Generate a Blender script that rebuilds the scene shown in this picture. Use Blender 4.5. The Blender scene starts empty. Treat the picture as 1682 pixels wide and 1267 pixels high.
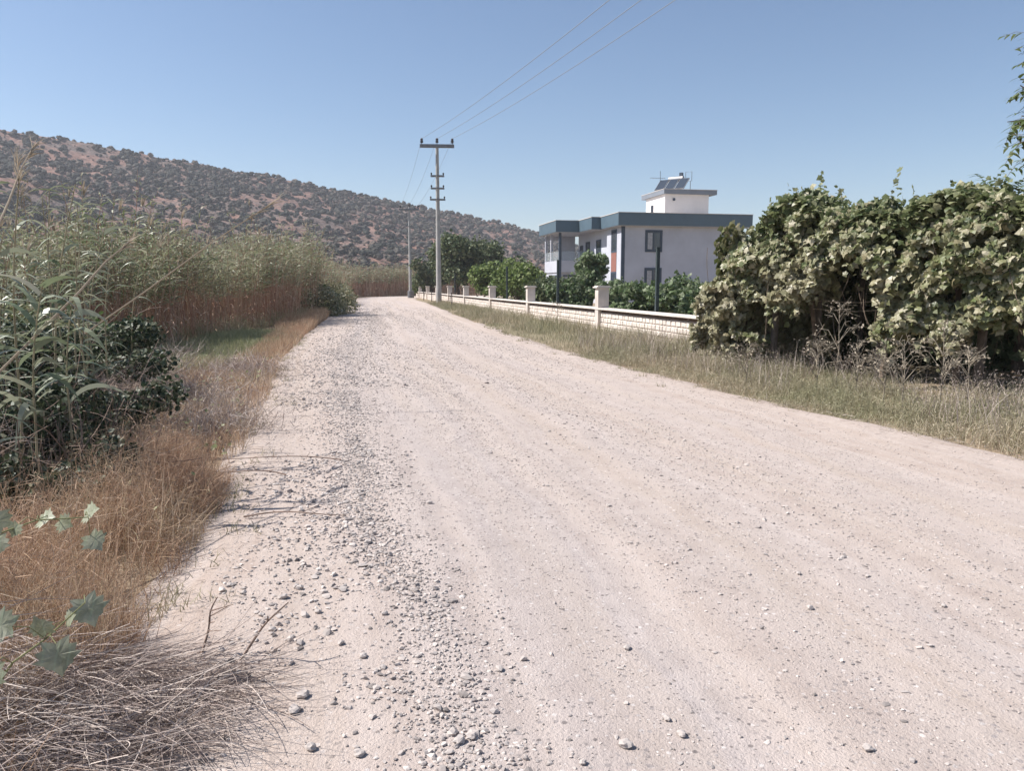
import bpy, math, random
import numpy as np
from mathutils import Vector
R = math.radians
C = bpy.context.scene.collection
rng = np.random.default_rng(7)
random.seed(7)

# ------------------------------------------------------------------ camera, sky, sun, exposure
FPX, CXP, CYP, HOR, EYE = 1265.0, 841.0, 633.5, 470.0, 1.6
PITCH = math.atan((CYP - HOR) / FPX)
sc = bpy.context.scene
cam = bpy.data.objects.new('camera', bpy.data.cameras.new('camera'))
C.objects.link(cam); sc.camera = cam
cam.location = (0, 0, EYE); cam.rotation_euler = (R(90) - PITCH, 0, 0)
cam.data.sensor_width = 36; cam.data.lens = FPX / 1682 * 36
cam.data.clip_start = .05; cam.data.clip_end = 9000
SUN_EL, SUN_VEC = R(49), Vector((-1, .07, 0)).normalized()      # horizontal direction TO the sun
w = bpy.data.worlds.new('World'); sc.world = w; w.use_nodes = True
nt = w.node_tree; nt.nodes.clear()
sky = nt.nodes.new('ShaderNodeTexSky'); sky.sky_type = 'NISHITA'; sky.sun_disc = False
sky.sun_elevation = SUN_EL; sky.sun_rotation = math.atan2(SUN_VEC.x, SUN_VEC.y)
sky.air_density = 1.0; sky.dust_density = .6; sky.ozone_density = 3.6; sky.altitude = 50
bg = nt.nodes.new('ShaderNodeBackground'); bg.inputs[1].default_value = .085
ow = nt.nodes.new('ShaderNodeOutputWorld')
nt.links.new(sky.outputs[0], bg.inputs[0]); nt.links.new(bg.outputs[0], ow.inputs[0])
sl = bpy.data.lights.new('sun', 'SUN'); sl.energy = 5.0; sl.angle = R(.5); sl.color = (1, .96, .915)
so = bpy.data.objects.new('sun', sl); C.objects.link(so)
sdir = Vector((SUN_VEC.x * math.cos(SUN_EL), SUN_VEC.y * math.cos(SUN_EL), math.sin(SUN_EL)))
so.rotation_euler = sdir.to_track_quat('Z', 'Y').to_euler(); so.location = (-20, 5, 30)
sc.view_settings.view_transform = 'Standard'; sc.view_settings.look = 'None'
sc.view_settings.exposure = .62; sc.view_settings.gamma = 1
cy = sc.cycles
cy.use_denoising = True; cy.max_bounces = 6; cy.diffuse_bounces = 3; cy.glossy_bounces = 2
cy.transmission_bounces = 3; cy.transparent_max_bounces = 4; cy.volume_bounces = 1
cy.use_adaptive_sampling = True; cy.adaptive_threshold = .008

# ------------------------------------------------------------------ maths helpers
def gdist(y, z0=0.0):                     # forward distance at which a pixel row meets the level z0
    return (EYE - z0) / math.tan(math.atan((y - CYP) / FPX) + PITCH)
def zat(y, Y): return EYE - Y * math.tan(math.atan((y - CYP) / FPX) + PITCH)
def xat(x, Y, z=0.0): return (x - CXP) / FPX * (Y * math.cos(PITCH) + (EYE - z) * math.sin(PITCH))
def hash2(i, j, s):
    n = (i.astype(np.int64) * 374761393 + j.astype(np.int64) * 668265263 + s * 69069) & 0x7fffffff
    n = ((n ^ (n >> 13)) * 1274126177) & 0x7fffffff
    n = n ^ (n >> 16)
    return (n & 0xffff) / 65535.0
def vnoise(x, y, s=0):
    x = np.asarray(x, float); y = np.asarray(y, float)
    i = np.floor(x); j = np.floor(y); f = x - i; g = y - j
    f = f * f * (3 - 2 * f); g = g * g * (3 - 2 * g)
    a = hash2(i, j, s); b = hash2(i + 1, j, s); c = hash2(i, j + 1, s); d = hash2(i + 1, j + 1, s)
    return a + (b - a) * f + (c - a) * g + (a - b - c + d) * f * g
def fbm(x, y, s=0, o=4):
    t = 0; a = .5
    for k in range(o):
        t = t + a * vnoise(np.asarray(x) * 2 ** k, np.asarray(y) * 2 ** k, s + k); a *= .5
    return t / (1 - .5 ** o)
LE = np.array([(-12, 2.2), (0, -.75), (2.4, -1.4), (3.7, -1.75), (5.5, -2.1), (7.5, -2.65), (11, -3.5), (15.8, -4.8), (24, -6.5), (42, -9.8), (68, -14.6), (90, -18.6), (104, -20.4), (113, -19.8), (120, -17.5), (125, -13.5), (129, -7), (133, 6)])
RE = np.array([(-12, 9.3), (0, 6.3), (4, 5.35), (6.9, 4.72), (8.8, 4.2), (11.3, 3.3), (15.7, 2.05), (24, .25), (40, -2.7), (75, -8.4), (88, -10.9), (98, -12.4), (106, -12.6), (112, -11), (116, -7), (120, 6)])
def left_edge(Y): return np.interp(Y, LE[:, 0], LE[:, 1])
def right_edge(Y): return np.interp(Y, RE[:, 0], RE[:, 1])
def wall_x(Y): return 8.81 - .2024 * Y
def road_z(X, Y):
    return .035 + .035 * (fbm(np.asarray(X) * .9 + 50, np.asarray(Y) * .35 + 9, 3, 3) - .5) + .018 * (fbm(np.asarray(X) * 4, np.asarray(Y) * 3, 8, 2) - .5)

# ------------------------------------------------------------------ object helpers
def tag(o, label=None, cat=None, group=None, kind=None):
    for k, v in (('label', label), ('category', cat), ('group', group), ('kind', kind)):
        if v: o[k] = v
    return o
def thing(name, label, cat, loc=(0, 0, 0), rz=0, group=None):
    o = bpy.data.objects.new(name, None); C.objects.link(o); o.location = loc; o.rotation_euler = (0, 0, rz)
    o.empty_display_size = .2
    return tag(o, label, cat, group)
class MB:
    def __init__(s): s.v = []; s.f = []; s.n = 0; s.uv = None
    def add(s, V, F, m=0):
        V = np.asarray(V, float).reshape(-1, 3); F = np.asarray(F, dtype=np.int64)
        if len(V) == 0 or len(F) == 0: return s
        s.v.append(V); s.f.append((F + s.n, m)); s.n += len(V); return s
    def box(s, lo, hi, m=0, fr=None):
        x0, y0, z0 = lo; x1, y1, z1 = hi
        V = np.array([(x0, y0, z0), (x1, y0, z0), (x1, y1, z0), (x0, y1, z0), (x0, y0, z1), (x1, y0, z1), (x1, y1, z1), (x0, y1, z1)], float)
        if fr is not None: V = fr(V)
        F = [(0, 3, 2, 1), (4, 5, 6, 7), (0, 1, 5, 4), (1, 2, 6, 5), (2, 3, 7, 6), (3, 0, 4, 7)]
        return s.add(V, F, m)
    def tube(s, pts, rad, sides=8, m=0, cap=True):
        pts = np.asarray(pts, float); n = len(pts); rad = np.broadcast_to(rad, (n,)).astype(float)
        t = np.gradient(pts, axis=0); t /= np.linalg.norm(t, axis=1)[:, None] + 1e-9
        up = np.array([0, 0, 1.0]) if abs(t[0, 2]) < .9 else np.array([1.0, 0, 0])
        a = np.cross(t, up); a /= np.linalg.norm(a, axis=1)[:, None] + 1e-9; b = np.cross(t, a)
        th = np.arange(sides) * 2 * math.pi / sides
        V = pts[:, None] + rad[:, None, None] * (np.cos(th)[None, :, None] * a[:, None] + np.sin(th)[None, :, None] * b[:, None])
        F = []
        for i in range(n - 1):
            for k in range(sides):
                k2 = (k + 1) % sides; F.append((i * sides + k, i * sides + k2, (i + 1) * sides + k2, (i + 1) * sides + k))
        s.add(V.reshape(-1, 3), F, m)
        if cap:
            for i in (0, n - 1):
                c = np.vstack([V[i], pts[i][None]]); s.add(c, [(k, (k + 1) % sides, sides) for k in range(sides)], m)
        return s
    def build(s, name, mats, parent=None, smooth=False, world=False):
        me = bpy.data.meshes.new(name)
        V = np.vstack(s.v); me.vertices.add(len(V)); me.vertices.foreach_set('co', V.ravel().astype(np.float32))
        tot = np.concatenate([np.full(len(F), F.shape[1]) for F, m in s.f])
        idx = np.concatenate([F.ravel() for F, m in s.f])
        mi = np.concatenate([np.full(len(F), m) for F, m in s.f])
        me.loops.add(len(idx)); me.loops.foreach_set('vertex_index', idx.astype(np.int32))
        me.polygons.add(len(tot)); me.polygons.foreach_set('loop_start', np.concatenate([[0], np.cumsum(tot)[:-1]]).astype(np.int32))
        if not isinstance(mats, (list, tuple)): mats = [mats]
        for m in mats: me.materials.append(m)
        me.polygons.foreach_set('material_index', mi.astype(np.int32))
        me.polygons.foreach_set('use_smooth', np.full(len(tot), bool(smooth)))
        me.update(calc_edges=True)
        if s.uv is not None:
            l = me.uv_layers.new(name='UVMap'); l.data.foreach_set('uv', s.uv[idx].astype(np.float32).ravel())
        o = bpy.data.objects.new(name, me); C.objects.link(o)
        if parent is not None:
            o.parent = parent
            if world:                                            # geometry given in world space: keep it there
                bpy.context.view_layer.update(); o.matrix_parent_inverse = parent.matrix_basis.inverted()
        return o
def norm(a): return a / (np.linalg.norm(a, axis=-1, keepdims=True) + 1e-9)
def rand_dir(n): return norm(rng.normal(size=(n, 3)))
# leaf outlines: x along the leaf, y across, z out of it
def fan(pts, cz=.06):
    V = [(.5, 0, cz)] + list(pts); n = len(pts)
    return np.array(V, float), np.array([(0, 1 + i, 1 + (i + 1) % n) for i in range(n)])
LOBED = fan([(0, 0, 0), (-.12, .28, -.05), (.22, .34, .03), (.34, .52, -.06), (.58, .3, .04), (1, 0, -.1), (.58, -.3, .04), (.34, -.52, -.06), (.22, -.34, .03), (-.12, -.28, -.05)])
OVAL = (np.array([(0, 0, 0), (.45, .27, .07), (1, 0, -.05), (.45, -.27, .07)], float), np.array([(0, 2, 1), (0, 3, 2)]))
ROUND = (np.array([(0, 0, 0), (.2, .38, .08), (.75, .36, .03), (1, 0, -.08), (.75, -.36, .03), (.2, -.38, .08)], float), np.array([(0, 3, 2, 1), (0, 5, 4, 3)]))
SLIM = (np.array([(0, 0, 0), (.4, .12, .03), (1, 0, -.12), (.4, -.12, .03)], float), np.array([(0, 2, 1), (0, 3, 2)]))
def leaves(mb, P, N, size, tpl=OVAL, m=0, droop=.5, jit=.9):
    n = len(P)
    if n == 0: return
    N = norm(N + jit * rng.normal(size=(n, 3)) * .6)
    T = rand_dir(n); T[:, 2] -= droop; T = norm(T - (T * N).sum(1)[:, None] * N); B = np.cross(N, T)
    tv, tf = tpl; s = (size * rng.uniform(.6, 1.25, n))[:, None, None]
    V = P[:, None] + s * (tv[None, :, 0:1] * T[:, None] + tv[None, :, 1:2] * B[:, None] + tv[None, :, 2:3] * N[:, None])
    F = tf[None] + (np.arange(n) * len(tv))[:, None, None]
    mb.add(V.reshape(-1, 3), F.reshape(-1, tf.shape[1]), m)
def strips(mb, P, D0, L, W, bend, segs=3, m=0, side=None, taper=1.0):
    """blades: start P, direction D0, length L, width W; 'bend' (n,3) pulls the direction along the blade"""
    n = len(P)
    if n == 0: return
    L = np.broadcast_to(L, (n,)); W = np.broadcast_to(W, (n,)); bend = np.broadcast_to(bend, (n, 3))
    if side is None: side = norm(np.cross(D0, rand_dir(n)))
    side = side * .5
    p = P.copy(); V = []
    for k in range(segs + 1):
        t = k / segs; wk = W * ((1 - t ** 1.6) * taper + (1 - taper)) * (1 if k else .75); wk = np.maximum(wk, W * .06)
        V.append(p - side * wk[:, None]); V.append(p + side * wk[:, None])
        d = norm(D0 + bend * (t + .5 / segs)); p = p + d * (L / segs)[:, None]
    V = np.stack(V, 1); m2 = 2 * (segs + 1)
    F = np.array([(2 * k, 2 * k + 1, 2 * k + 3, 2 * k + 2) for k in range(segs)])
    mb.add(V.reshape(-1, 3), (F[None] + (np.arange(n) * m2)[:, None, None]).reshape(-1, 4), m)
def grass(mb, P, h, wd, lean=.5, segs=3, m=0, wind=(0, 0, 0)):
    n = len(P); D = rand_dir(n) * .35; D[:, 2] = 1; D = norm(D)
    b = rand_dir(n) * lean * rng.uniform(.2, 1.6, n)[:, None]; b[:, 2] = -abs(b[:, 2]) * .8
    strips(mb, P, D, h, wd, b + np.array(wind), segs, m)

# ------------------------------------------------------------------ materials
def nodes(name):
    m = bpy.data.materials.new(name); m.use_nodes = True; t = m.node_tree; t.nodes.clear()
    out = t.nodes.new('ShaderNodeOutputMaterial'); b = t.nodes.new('ShaderNodeBsdfPrincipled')
    t.links.new(b.outputs[0], out.inputs[0]); b.inputs['Roughness'].default_value = .8
    b.inputs['Specular IOR Level'].default_value = .25
    return m, t, b, out
def N(t, k, **kw):
    n = t.nodes.new(k)
    for a, v in kw.items():
        if a in n.inputs.keys(): n.inputs[a].default_value = v
        else: setattr(n, a, v)
    return n
def ramp(t, fac, stops, interp='LINEAR'):
    r = t.nodes.new('ShaderNodeValToRGB'); e = r.color_ramp; e.interpolation = interp
    while len(e.elements) < len(stops): e.elements.new(.5)
    for el, (p, c) in zip(e.elements, stops):
        el.position = p; el.color = (c, c, c, 1) if isinstance(c, (int, float)) else (*c, 1)
    t.links.new(fac, r.inputs[0]); return r.outputs[0]
def mix(t, fac, a, b, mode='MIX'):
    n = t.nodes.new('ShaderNodeMix'); n.data_type = 'RGBA'; n.blend_type = mode
    for s, v in ((0, fac), (6, a), (7, b)):
        if isinstance(v, (int, float)): n.inputs[s].default_value = v
        elif isinstance(v, tuple): n.inputs[s].default_value = (*v, 1)
        else: t.links.new(v, n.inputs[s])
    return n.outputs[2]
def noise(t, vec, scale, detail=4, rough=.6, w=None):
    n = t.nodes.new('ShaderNodeTexNoise'); n.inputs['Scale'].default_value = scale
    n.inputs['Detail'].default_value = detail; n.inputs['Roughness'].default_value = rough
    if vec is not None: t.links.new(vec, n.inputs['Vector'])
    return n.outputs[0]
def opos(t): return t.nodes.new('ShaderNodeTexCoord').outputs['Object']
def gpos(t): return t.nodes.new('ShaderNodeNewGeometry').outputs['Position']
def bump(t, b, h, strength=.3, dist=.02):
    n = t.nodes.new('ShaderNodeBump'); n.inputs['Strength'].default_value = strength; n.inputs['Distance'].default_value = dist
    t.links.new(h, n.inputs['Height']); t.links.new(n.outputs[0], b.inputs['Normal'])
def leafmat(name, cols, trans=.3, rough=.55, patch=None, pscale=.8, spec=.3):
    m, t, b, out = nodes(name); g = t.nodes.new('ShaderNodeNewGeometry')
    k = len(cols); col = ramp(t, g.outputs['Random Per Island'], [(i / (k - 1), c) for i, c in enumerate(cols)])
    if patch:
        f = ramp(t, noise(t, g.outputs['Position'], pscale, 3), [(.42, 0), (.6, 1)])
        col = mix(t, f, col, mix(t, .6, col, patch))
    t.links.new(col, b.inputs['Base Color']); b.inputs['Roughness'].default_value = rough; b.inputs['Specular IOR Level'].default_value = spec
    if trans:
        tr = t.nodes.new('ShaderNodeBsdfTranslucent'); t.links.new(col, tr.inputs[0])
        ms = t.nodes.new('ShaderNodeMixShader'); ms.inputs[0].default_value = trans
        t.links.new(b.outputs[0], ms.inputs[1]); t.links.new(tr.outputs[0], ms.inputs[2]); t.links.new(ms.outputs[0], out.inputs[0])
    return m
def plain(name, col, rough=.7, var=.12, scale=3.0, bs=0.0, bscale=40, metal=0, spec=.3):
    m, t, b, out = nodes(name); p = gpos(t)
    f = noise(t, p, scale, 5, .65)
    dk = tuple(c * (1 - var * 1.6) for c in col); lt = tuple(min(1, c * (1 + var)) for c in col)
    t.links.new(ramp(t, f, [(.3, dk), (.7, lt)]), b.inputs['Base Color'])
    b.inputs['Roughness'].default_value = rough; b.inputs['Metallic'].default_value = metal; b.inputs['Specular IOR Level'].default_value = spec
    if bs: bump(t, b, noise(t, p, bscale, 4), bs, .01)
    return m

def road_material():
    m, t, b, out = nodes('gravel_road')
    uv = t.nodes.new('ShaderNodeUVMap'); p = gpos(t)
    mp = N(t, 'ShaderNodeMapping'); mp.inputs['Scale'].default_value = (1.7, .035, 1); t.links.new(uv.outputs[0], mp.inputs[0])
    band = noise(t, mp.outputs[0], 1.25, 4, .55)
    sx = t.nodes.new('ShaderNodeSeparateXYZ'); t.links.new(uv.outputs[0], sx.inputs[0])
    wob = N(t, 'ShaderNodeMath', operation='MULTIPLY_ADD'); t.links.new(noise(t, p, .55, 3), wob.inputs[0]); wob.inputs[1].default_value = .5
    t.links.new(sx.outputs[0], wob.inputs[2])
    u = N(t, 'ShaderNodeMath', operation='DIVIDE'); t.links.new(wob.outputs[0], u.inputs[0]); u.inputs[1].default_value = 8.0
    prof = ramp(t, u.outputs[0], [(0, 0), (.14, .1), (.24, .75), (.31, 1), (.37, .45), (.46, .7), (.6, .45), (.7, .55), (.82, .12), (.93, 0), (1, 0)])
    g1 = mix(t, 1.0, prof, ramp(t, band, [(.3, .25), (.68, 1)]), 'MULTIPLY')
    mp2 = N(t, 'ShaderNodeMapping'); mp2.inputs['Scale'].default_value = (4.5, .05, 1); t.links.new(uv.outputs[0], mp2.inputs[0])
    streak = noise(t, mp2.outputs[0], 1.0, 5, .6)
    sand = ramp(t, noise(t, p, 3.1, 6, .7), [(.3, (.40, .315, .265)), (.5, (.45, .365, .31)), (.72, (.50, .415, .36))])
    grey = ramp(t, noise(t, p, 4.3, 6, .7), [(.3, (.33, .29, .278)), (.7, (.455, .405, .39))])
    col = mix(t, g1, sand, grey)
    col = mix(t, ramp(t, streak, [(.40, .0), (.62, .55)]), col, (.53, .455, .41))
    red = ramp(t, noise(t, mp.outputs[0], .9, 4), [(.50, 0), (.68, .45)])
    col = mix(t, red, col, (.44, .355, .285))
    # fine grit of two sizes, strongest in the gravelly bands
    for sc_, lo, hi, amt in ((30, .22, .34, 1.0), (62, .22, .36, .9), (15, .13, .20, .9)):
        v = t.nodes.new('ShaderNodeTexVoronoi'); v.inputs['Scale'].default_value = sc_; t.links.new(p, v.inputs['Vector'])
        rnd = t.nodes.new('ShaderNodeSeparateColor'); t.links.new(v.outputs['Color'], rnd.inputs[0])
        dot = ramp(t, v.outputs['Distance'], [(lo, 1), (hi, 0)])
        sel = N(t, 'ShaderNodeMath', operation='GREATER_THAN'); t.links.new(rnd.outputs[0], sel.inputs[0]); sel.inputs[1].default_value = .60
        k1 = N(t, 'ShaderNodeMath', operation='MULTIPLY'); t.links.new(dot, k1.inputs[0]); t.links.new(sel.outputs[0], k1.inputs[1])
        gm = ramp(t, g1, [(0, .5), (.5, 1)])
        k2 = N(t, 'ShaderNodeMath', operation='MULTIPLY'); t.links.new(k1.outputs[0], k2.inputs[0]); t.links.new(gm, k2.inputs[1])
        k3 = N(t, 'ShaderNodeMath', operation='MULTIPLY'); t.links.new(k2.outputs[0], k3.inputs[0]); k3.inputs[1].default_value = amt
        pc = ramp(t, rnd.outputs[1], [(0, (.17, .145, .135)), (.55, (.32, .28, .265)), (1, (.64, .58, .54))])
        col = mix(t, k3.outputs[0], col, pc)
    t.links.new(col, b.inputs['Base Color']); b.inputs['Roughness'].default_value = .95; b.inputs['Specular IOR Level'].default_value = .1
    hb = t.nodes.new('ShaderNodeMath'); hb.operation = 'ADD'
    t.links.new(noise(t, p, 22, 6, .75), hb.inputs[0]); t.links.new(noise(t, p, 90, 3, .7), hb.inputs[1])
    bump(t, b, hb.outputs[0], .55, .022)
    return m
def ground_material():
    m, t, b, out = nodes('dry_earth'); p = gpos(t)
    col = ramp(t, noise(t, p, .6, 6, .65), [(.3, (.22, .155, .105)), (.5, (.30, .22, .15)), (.7, (.38, .29, .21))])
    far = ramp(t, noise(t, p, .03, 4, .6), [(.4, 0), (.6, 1)])
    col = mix(t, far, col, (.17, .16, .09))
    t.links.new(col, b.inputs['Base Color']); b.inputs['Roughness'].default_value = 1
    bump(t, b, noise(t, p, 12, 6, .7), .6, .04); return m
def hill_material():
    m, t, b, out = nodes('hill_earth'); p = gpos(t)
    col = ramp(t, noise(t, p, .035, 6, .7), [(.30, (.14, .115, .10)), (.44, (.22, .16, .135)), (.58, (.33, .185, .14)), (.75, (.39, .26, .21))])
    fine = ramp(t, noise(t, p, .45, 6, .8), [(.38, .40), (.62, 1.15)])
    col = mix(t, 1.0, col, fine, 'MULTIPLY')
    t.links.new(col, b.inputs['Base Color']); b.inputs['Roughness'].default_value = 1
    bump(t, b, noise(t, p, .5, 6, .7), 1, 1.2); return m
M = {}
M['road'] = road_material(); M['ground'] = ground_material(); M['hill'] = hill_material()
M['stone'] = leafmat('loose_stone', [(.20, .175, .16), (.32, .28, .26), (.41, .365, .335), (.47, .41, .37), (.58, .52, .475)], 0, .9)
M['hill_shrub'] = leafmat('hill_shrub_green', [(.024, .028, .022), (.040, .043, .034), (.062, .060, .048), (.095, .082, .066), (.17, .125, .10)], 0, .9)
M['vine'] = leafmat('grapevine_leaf', [(.055, .075, .024), (.14, .16, .06), (.23, .235, .115), (.38, .355, .21), (.54, .49, .36), (.10, .13, .042), (.22, .235, .105), (.27, .23, .13)], .25, .45, (.32, .28, .18), .9, .45)
M['vine_fresh'] = leafmat('young_grapevine_leaf', [(.075, .105, .04), (.15, .175, .08), (.25, .27, .13), (.40, .39, .25)], .4, .4)
M['fig'] = leafmat('fig_leaf', [(.06, .10, .035), (.11, .16, .06), (.16, .20, .105), (.27, .30, .19)], .3, .5)
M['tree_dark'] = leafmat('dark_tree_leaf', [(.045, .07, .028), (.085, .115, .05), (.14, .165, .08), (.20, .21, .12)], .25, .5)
M['tree_light'] = leafmat('light_tree_leaf', [(.09, .14, .035), (.16, .21, .06), (.22, .26, .10)], .35, .5)
M['bramble'] = leafmat('bramble_leaf', [(.022, .036, .018), (.045, .066, .032), (.09, .11, .06), (.20, .20, .14)], .2, .5)
M['reed_leaf'] = leafmat('reed_blade', [(.09, .125, .055), (.17, .21, .10), (.27, .30, .17), (.44, .43, .32), (.20, .24, .11), (.55, .50, .38)], .35, .45, (.34, .31, .20), .25)
M['reed_near'] = leafmat('near_reed_blade', [(.15, .19, .10), (.26, .29, .19), (.38, .39, .29), (.46, .46, .37)], .3, .4)
M['reed_stem'] = leafmat('reed_stem', [(.30, .15, .105), (.46, .26, .19), (.60, .42, .31), (.38, .26, .18), (.70, .56, .42)], 0, .7)
M['plume'] = leafmat('reed_plume', [(.35, .27, .19), (.50, .42, .32)], .3, .9)
M['dry'] = leafmat('dry_grass_blade', [(.26, .17, .11), (.44, .30, .19), (.58, .43, .29), (.70, .57, .42), (.22, .16, .12), (.50, .34, .22), (.38, .34, .20)], .25, .7, (.42, .25, .165), 1.1)
M['straw'] = leafmat('old_straw', [(.15, .11, .095), (.32, .25, .22), (.48, .40, .35), (.66, .57, .50)], .1, .8)
M['verge'] = leafmat('verge_grass_blade', [(.17, .15, .09), (.36, .30, .20), (.50, .42, .30), (.60, .52, .40), (.20, .20, .11), (.44, .37, .26)], .25, .7, (.22, .23, .12), .5)
M['green_grass'] = leafmat('green_grass_blade', [(.17, .20, .085), (.27, .30, .15), (.42, .40, .26), (.32, .32, .19)], .3, .6)
M['bark'] = plain('bark', (.16, .12, .09), .95, .35, 6, .8, 30)
M['twig'] = plain('dry_twig', (.24, .17, .135), .9, .3, 9)
M['weed'] = plain('dead_weed_stem', (.30, .255, .195), .9, .4, 9)
M['concrete'] = plain('pole_concrete', (.38, .365, .345), .9, .14, 1.5, .3, 60)
M['steel'] = plain('galvanised_steel', (.22, .22, .23), .5, .15, 4, metal=.6)
M['insul'] = plain('brown_insulator', (.035, .03, .035), .25, .1, 8, spec=.5)
M['cable'] = plain('cable_metal', (.28, .30, .34), .5, .05, 2, metal=.3)
M['green_post'] = plain('dark_green_post_paint', (.045, .06, .06), .5, .15, 5)
M['drum'] = plain('weathered_grey_drum', (.16, .16, .17), .8, .25, 6)
M['wood'] = plain('grey_weathered_wood', (.12, .10, .085), .95, .3, 8, .5, 30)

# ------------------------------------------------------------------ ground, road, hill
def setting(o): o['kind'] = 'structure'; return o
mb = MB(); G = 1500.0
gx = np.concatenate([[-G, -400, -120], np.linspace(-60, 60, 61), [120, 400, G]]); gy = np.concatenate([[-G, -300, -60], np.linspace(-20, 150, 86), [300, 700, G]])
X, Y = np.meshgrid(gx, gy); Z = np.where((np.abs(X) < 61) & (Y > -21) & (Y < 151), (fbm(X * .3, Y * .3, 21, 3) - .5) * .06 - .03, -.03)
nx = len(gx); ii, jj = np.meshgrid(np.arange(nx - 1), np.arange(len(gy) - 1)); q = (jj * nx + ii).ravel()
mb.add(np.stack([X, Y, Z], -1).reshape(-1, 3), np.stack([q, q + 1, q + nx + 1, q + nx], 1))
setting(mb.build('ground', M['ground'], smooth=True))

ys = np.concatenate([np.arange(-10, 16, .12), np.arange(16, 50, .4), np.arange(50, 100, 1.0)])
def catmull(t):                                                     # the far bend follows both kerbs' own points
    return t
rows = []
for y in ys: rows.append(((left_edge(y), y), (right_edge(y), y)))
far_l = [(-20.4, 104), (-20.2, 110), (-18.6, 117), (-15.5, 122), (-10, 126), (0, 129), (12, 131)]
far_r = [(-12.6, 102), (-12.4, 106), (-11.6, 109), (-10, 111.5), (-7, 114.5), (0, 119), (12, 122)]
rows += list(zip(far_l, far_r))
A = np.array([r[0] for r in rows], float); B = np.array([r[1] for r in rows], float)
wl = .16 * (fbm(A[:, 1] * 1.3, A[:, 1] * 0 + 3, 5, 4) - .5) * 2; wr = .22 * (fbm(B[:, 1] * 1.1, B[:, 1] * 0 + 7, 6, 4) - .5) * 2
A[:, 0] -= .25 + wl; B[:, 0] += .15 + wr
nc = 70; s = np.linspace(0, 1, nc)
XY = A[:, None] * (1 - s)[None, :, None] + B[:, None] * s[None, :, None]
Zr = road_z(XY[..., 0], XY[..., 1]); edge = np.minimum(s, 1 - s) * 8
Zr = np.where(edge[None] < .35, Zr * (edge[None] / .35) + (-.03) * (1 - edge[None] / .35) - 0, Zr)
V = np.dstack([XY, Zr]); nr = len(rows)
ii, jj = np.meshgrid(np.arange(nc - 1), np.arange(nr - 1)); q = (jj * nc + ii).ravel()
mb = MB(); mb.add(V.reshape(-1, 3), np.stack([q, q + 1, q + nc + 1, q + nc], 1))
seg = np.linalg.norm(np.diff((A + B) / 2, axis=0), axis=1); along = np.concatenate([[0], np.cumsum(seg)])
wid = np.linalg.norm(B - A, axis=1)
mb.uv = np.stack([(s[None] * wid[:, None]).ravel(), np.repeat(along, nc)], 1)
setting(mb.build('dirt_road', M['road'], smooth=True))

# hill: ridge given by bearing, with its own distance and height
RX = [-1500, -900, -400, 0, 230, 430, 560, 690, 800, 880, 945, 1050, 1200, 1500]
RY = [154, 162, 189, 218, 258, 292, 317, 344, 364, 386, 405, 428, 455, 466]
RD = [380, 390, 410, 440, 470, 500, 520, 550, 590, 620, 640, 660, 690, 720]
BD = [120, 130, 140, 150, 165, 180, 195, 215, 240, 260, 280, 310, 340, 380]
nb, nd = 420, 120
bx = np.linspace(-1500, 1500, nb); rt = np.concatenate([np.linspace(0, 1, 92), 1 + np.linspace(.02, .9, 28)])
tb = (bx - CXP) / FPX; rd = np.interp(bx, RX, RD); bd = np.interp(bx, RX, BD)
def smooth(a, k=15):
    p = np.pad(a, k, mode='edge'); return np.convolve(p, np.ones(2 * k + 1) / (2 * k + 1), 'valid')
rh = (HOR - smooth(np.interp(bx, RX, RY), 6)) / FPX * rd + 1.6
D = bd[None] + (rd - bd)[None] * rt[:, None]
prof = np.where(rt < 1, rt ** 1.25 * (1 - .12 * np.sin(rt * math.pi)), 1 - (rt - 1) ** 1.5 * 1.1)
HX = tb[None] * D; HY = D
nz = (fbm(HX / 55, HY / 55, 31, 4) - .5); nz2 = fbm(HX / 14, HY / 14, 37, 3) - .5
HZ = rh[None] * prof[:, None] * (1 + .0 * nz) + (nz * 17 * np.sin(np.clip(rt, 0, 1) * math.pi)[:, None] + nz2 * 3) * np.clip(rh / 40, .15, 1)[None] * np.clip(rt * 4, 0, 1)[:, None] - .3
mb = MB(); ii, jj = np.meshgrid(np.arange(nb - 1), np.arange(nd - 1)); q = (jj * nb + ii).ravel()
mb.add(np.stack([HX, HY, HZ], -1).reshape(-1, 3), np.stack([q, q + 1, q + nb + 1, q + nb], 1))
setting(mb.build('hill', M['hill'], smooth=True))

def ico(level):
    ph = (1 + 5 ** .5) / 2
    v = [(-1, ph, 0), (1, ph, 0), (-1, -ph, 0), (1, -ph, 0), (0, -1, ph), (0, 1, ph), (0, -1, -ph), (0, 1, -ph), (ph, 0, -1), (ph, 0, 1), (-ph, 0, -1), (-ph, 0, 1)]
    f = [(0, 11, 5), (0, 5, 1), (0, 1, 7), (0, 7, 10), (0, 10, 11), (1, 5, 9), (5, 11, 4), (11, 10, 2), (10, 7, 6), (7, 1, 8), (3, 9, 4), (3, 4, 2), (3, 2, 6), (3, 6, 8), (3, 8, 9), (4, 9, 5), (2, 4, 11), (6, 2, 10), (8, 6, 7), (9, 8, 1)]
    v = [np.array(a) / np.linalg.norm(a) for a in v]
    for _ in range(level):
        c = {}; nf = []
        def mid(a, b):
            k = (min(a, b), max(a, b))
            if k not in c: m_ = v[a] + v[b]; v.append(m_ / np.linalg.norm(m_)); c[k] = len(v) - 1
            return c[k]
        for a, b, d in f:
            x, y, z = mid(a, b), mid(b, d), mid(d, a); nf += [(a, x, z), (b, y, x), (d, z, y), (x, y, z)]
        f = nf
    return np.array(v), np.array(f)
I0, I1 = ico(0), ico(1)
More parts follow.
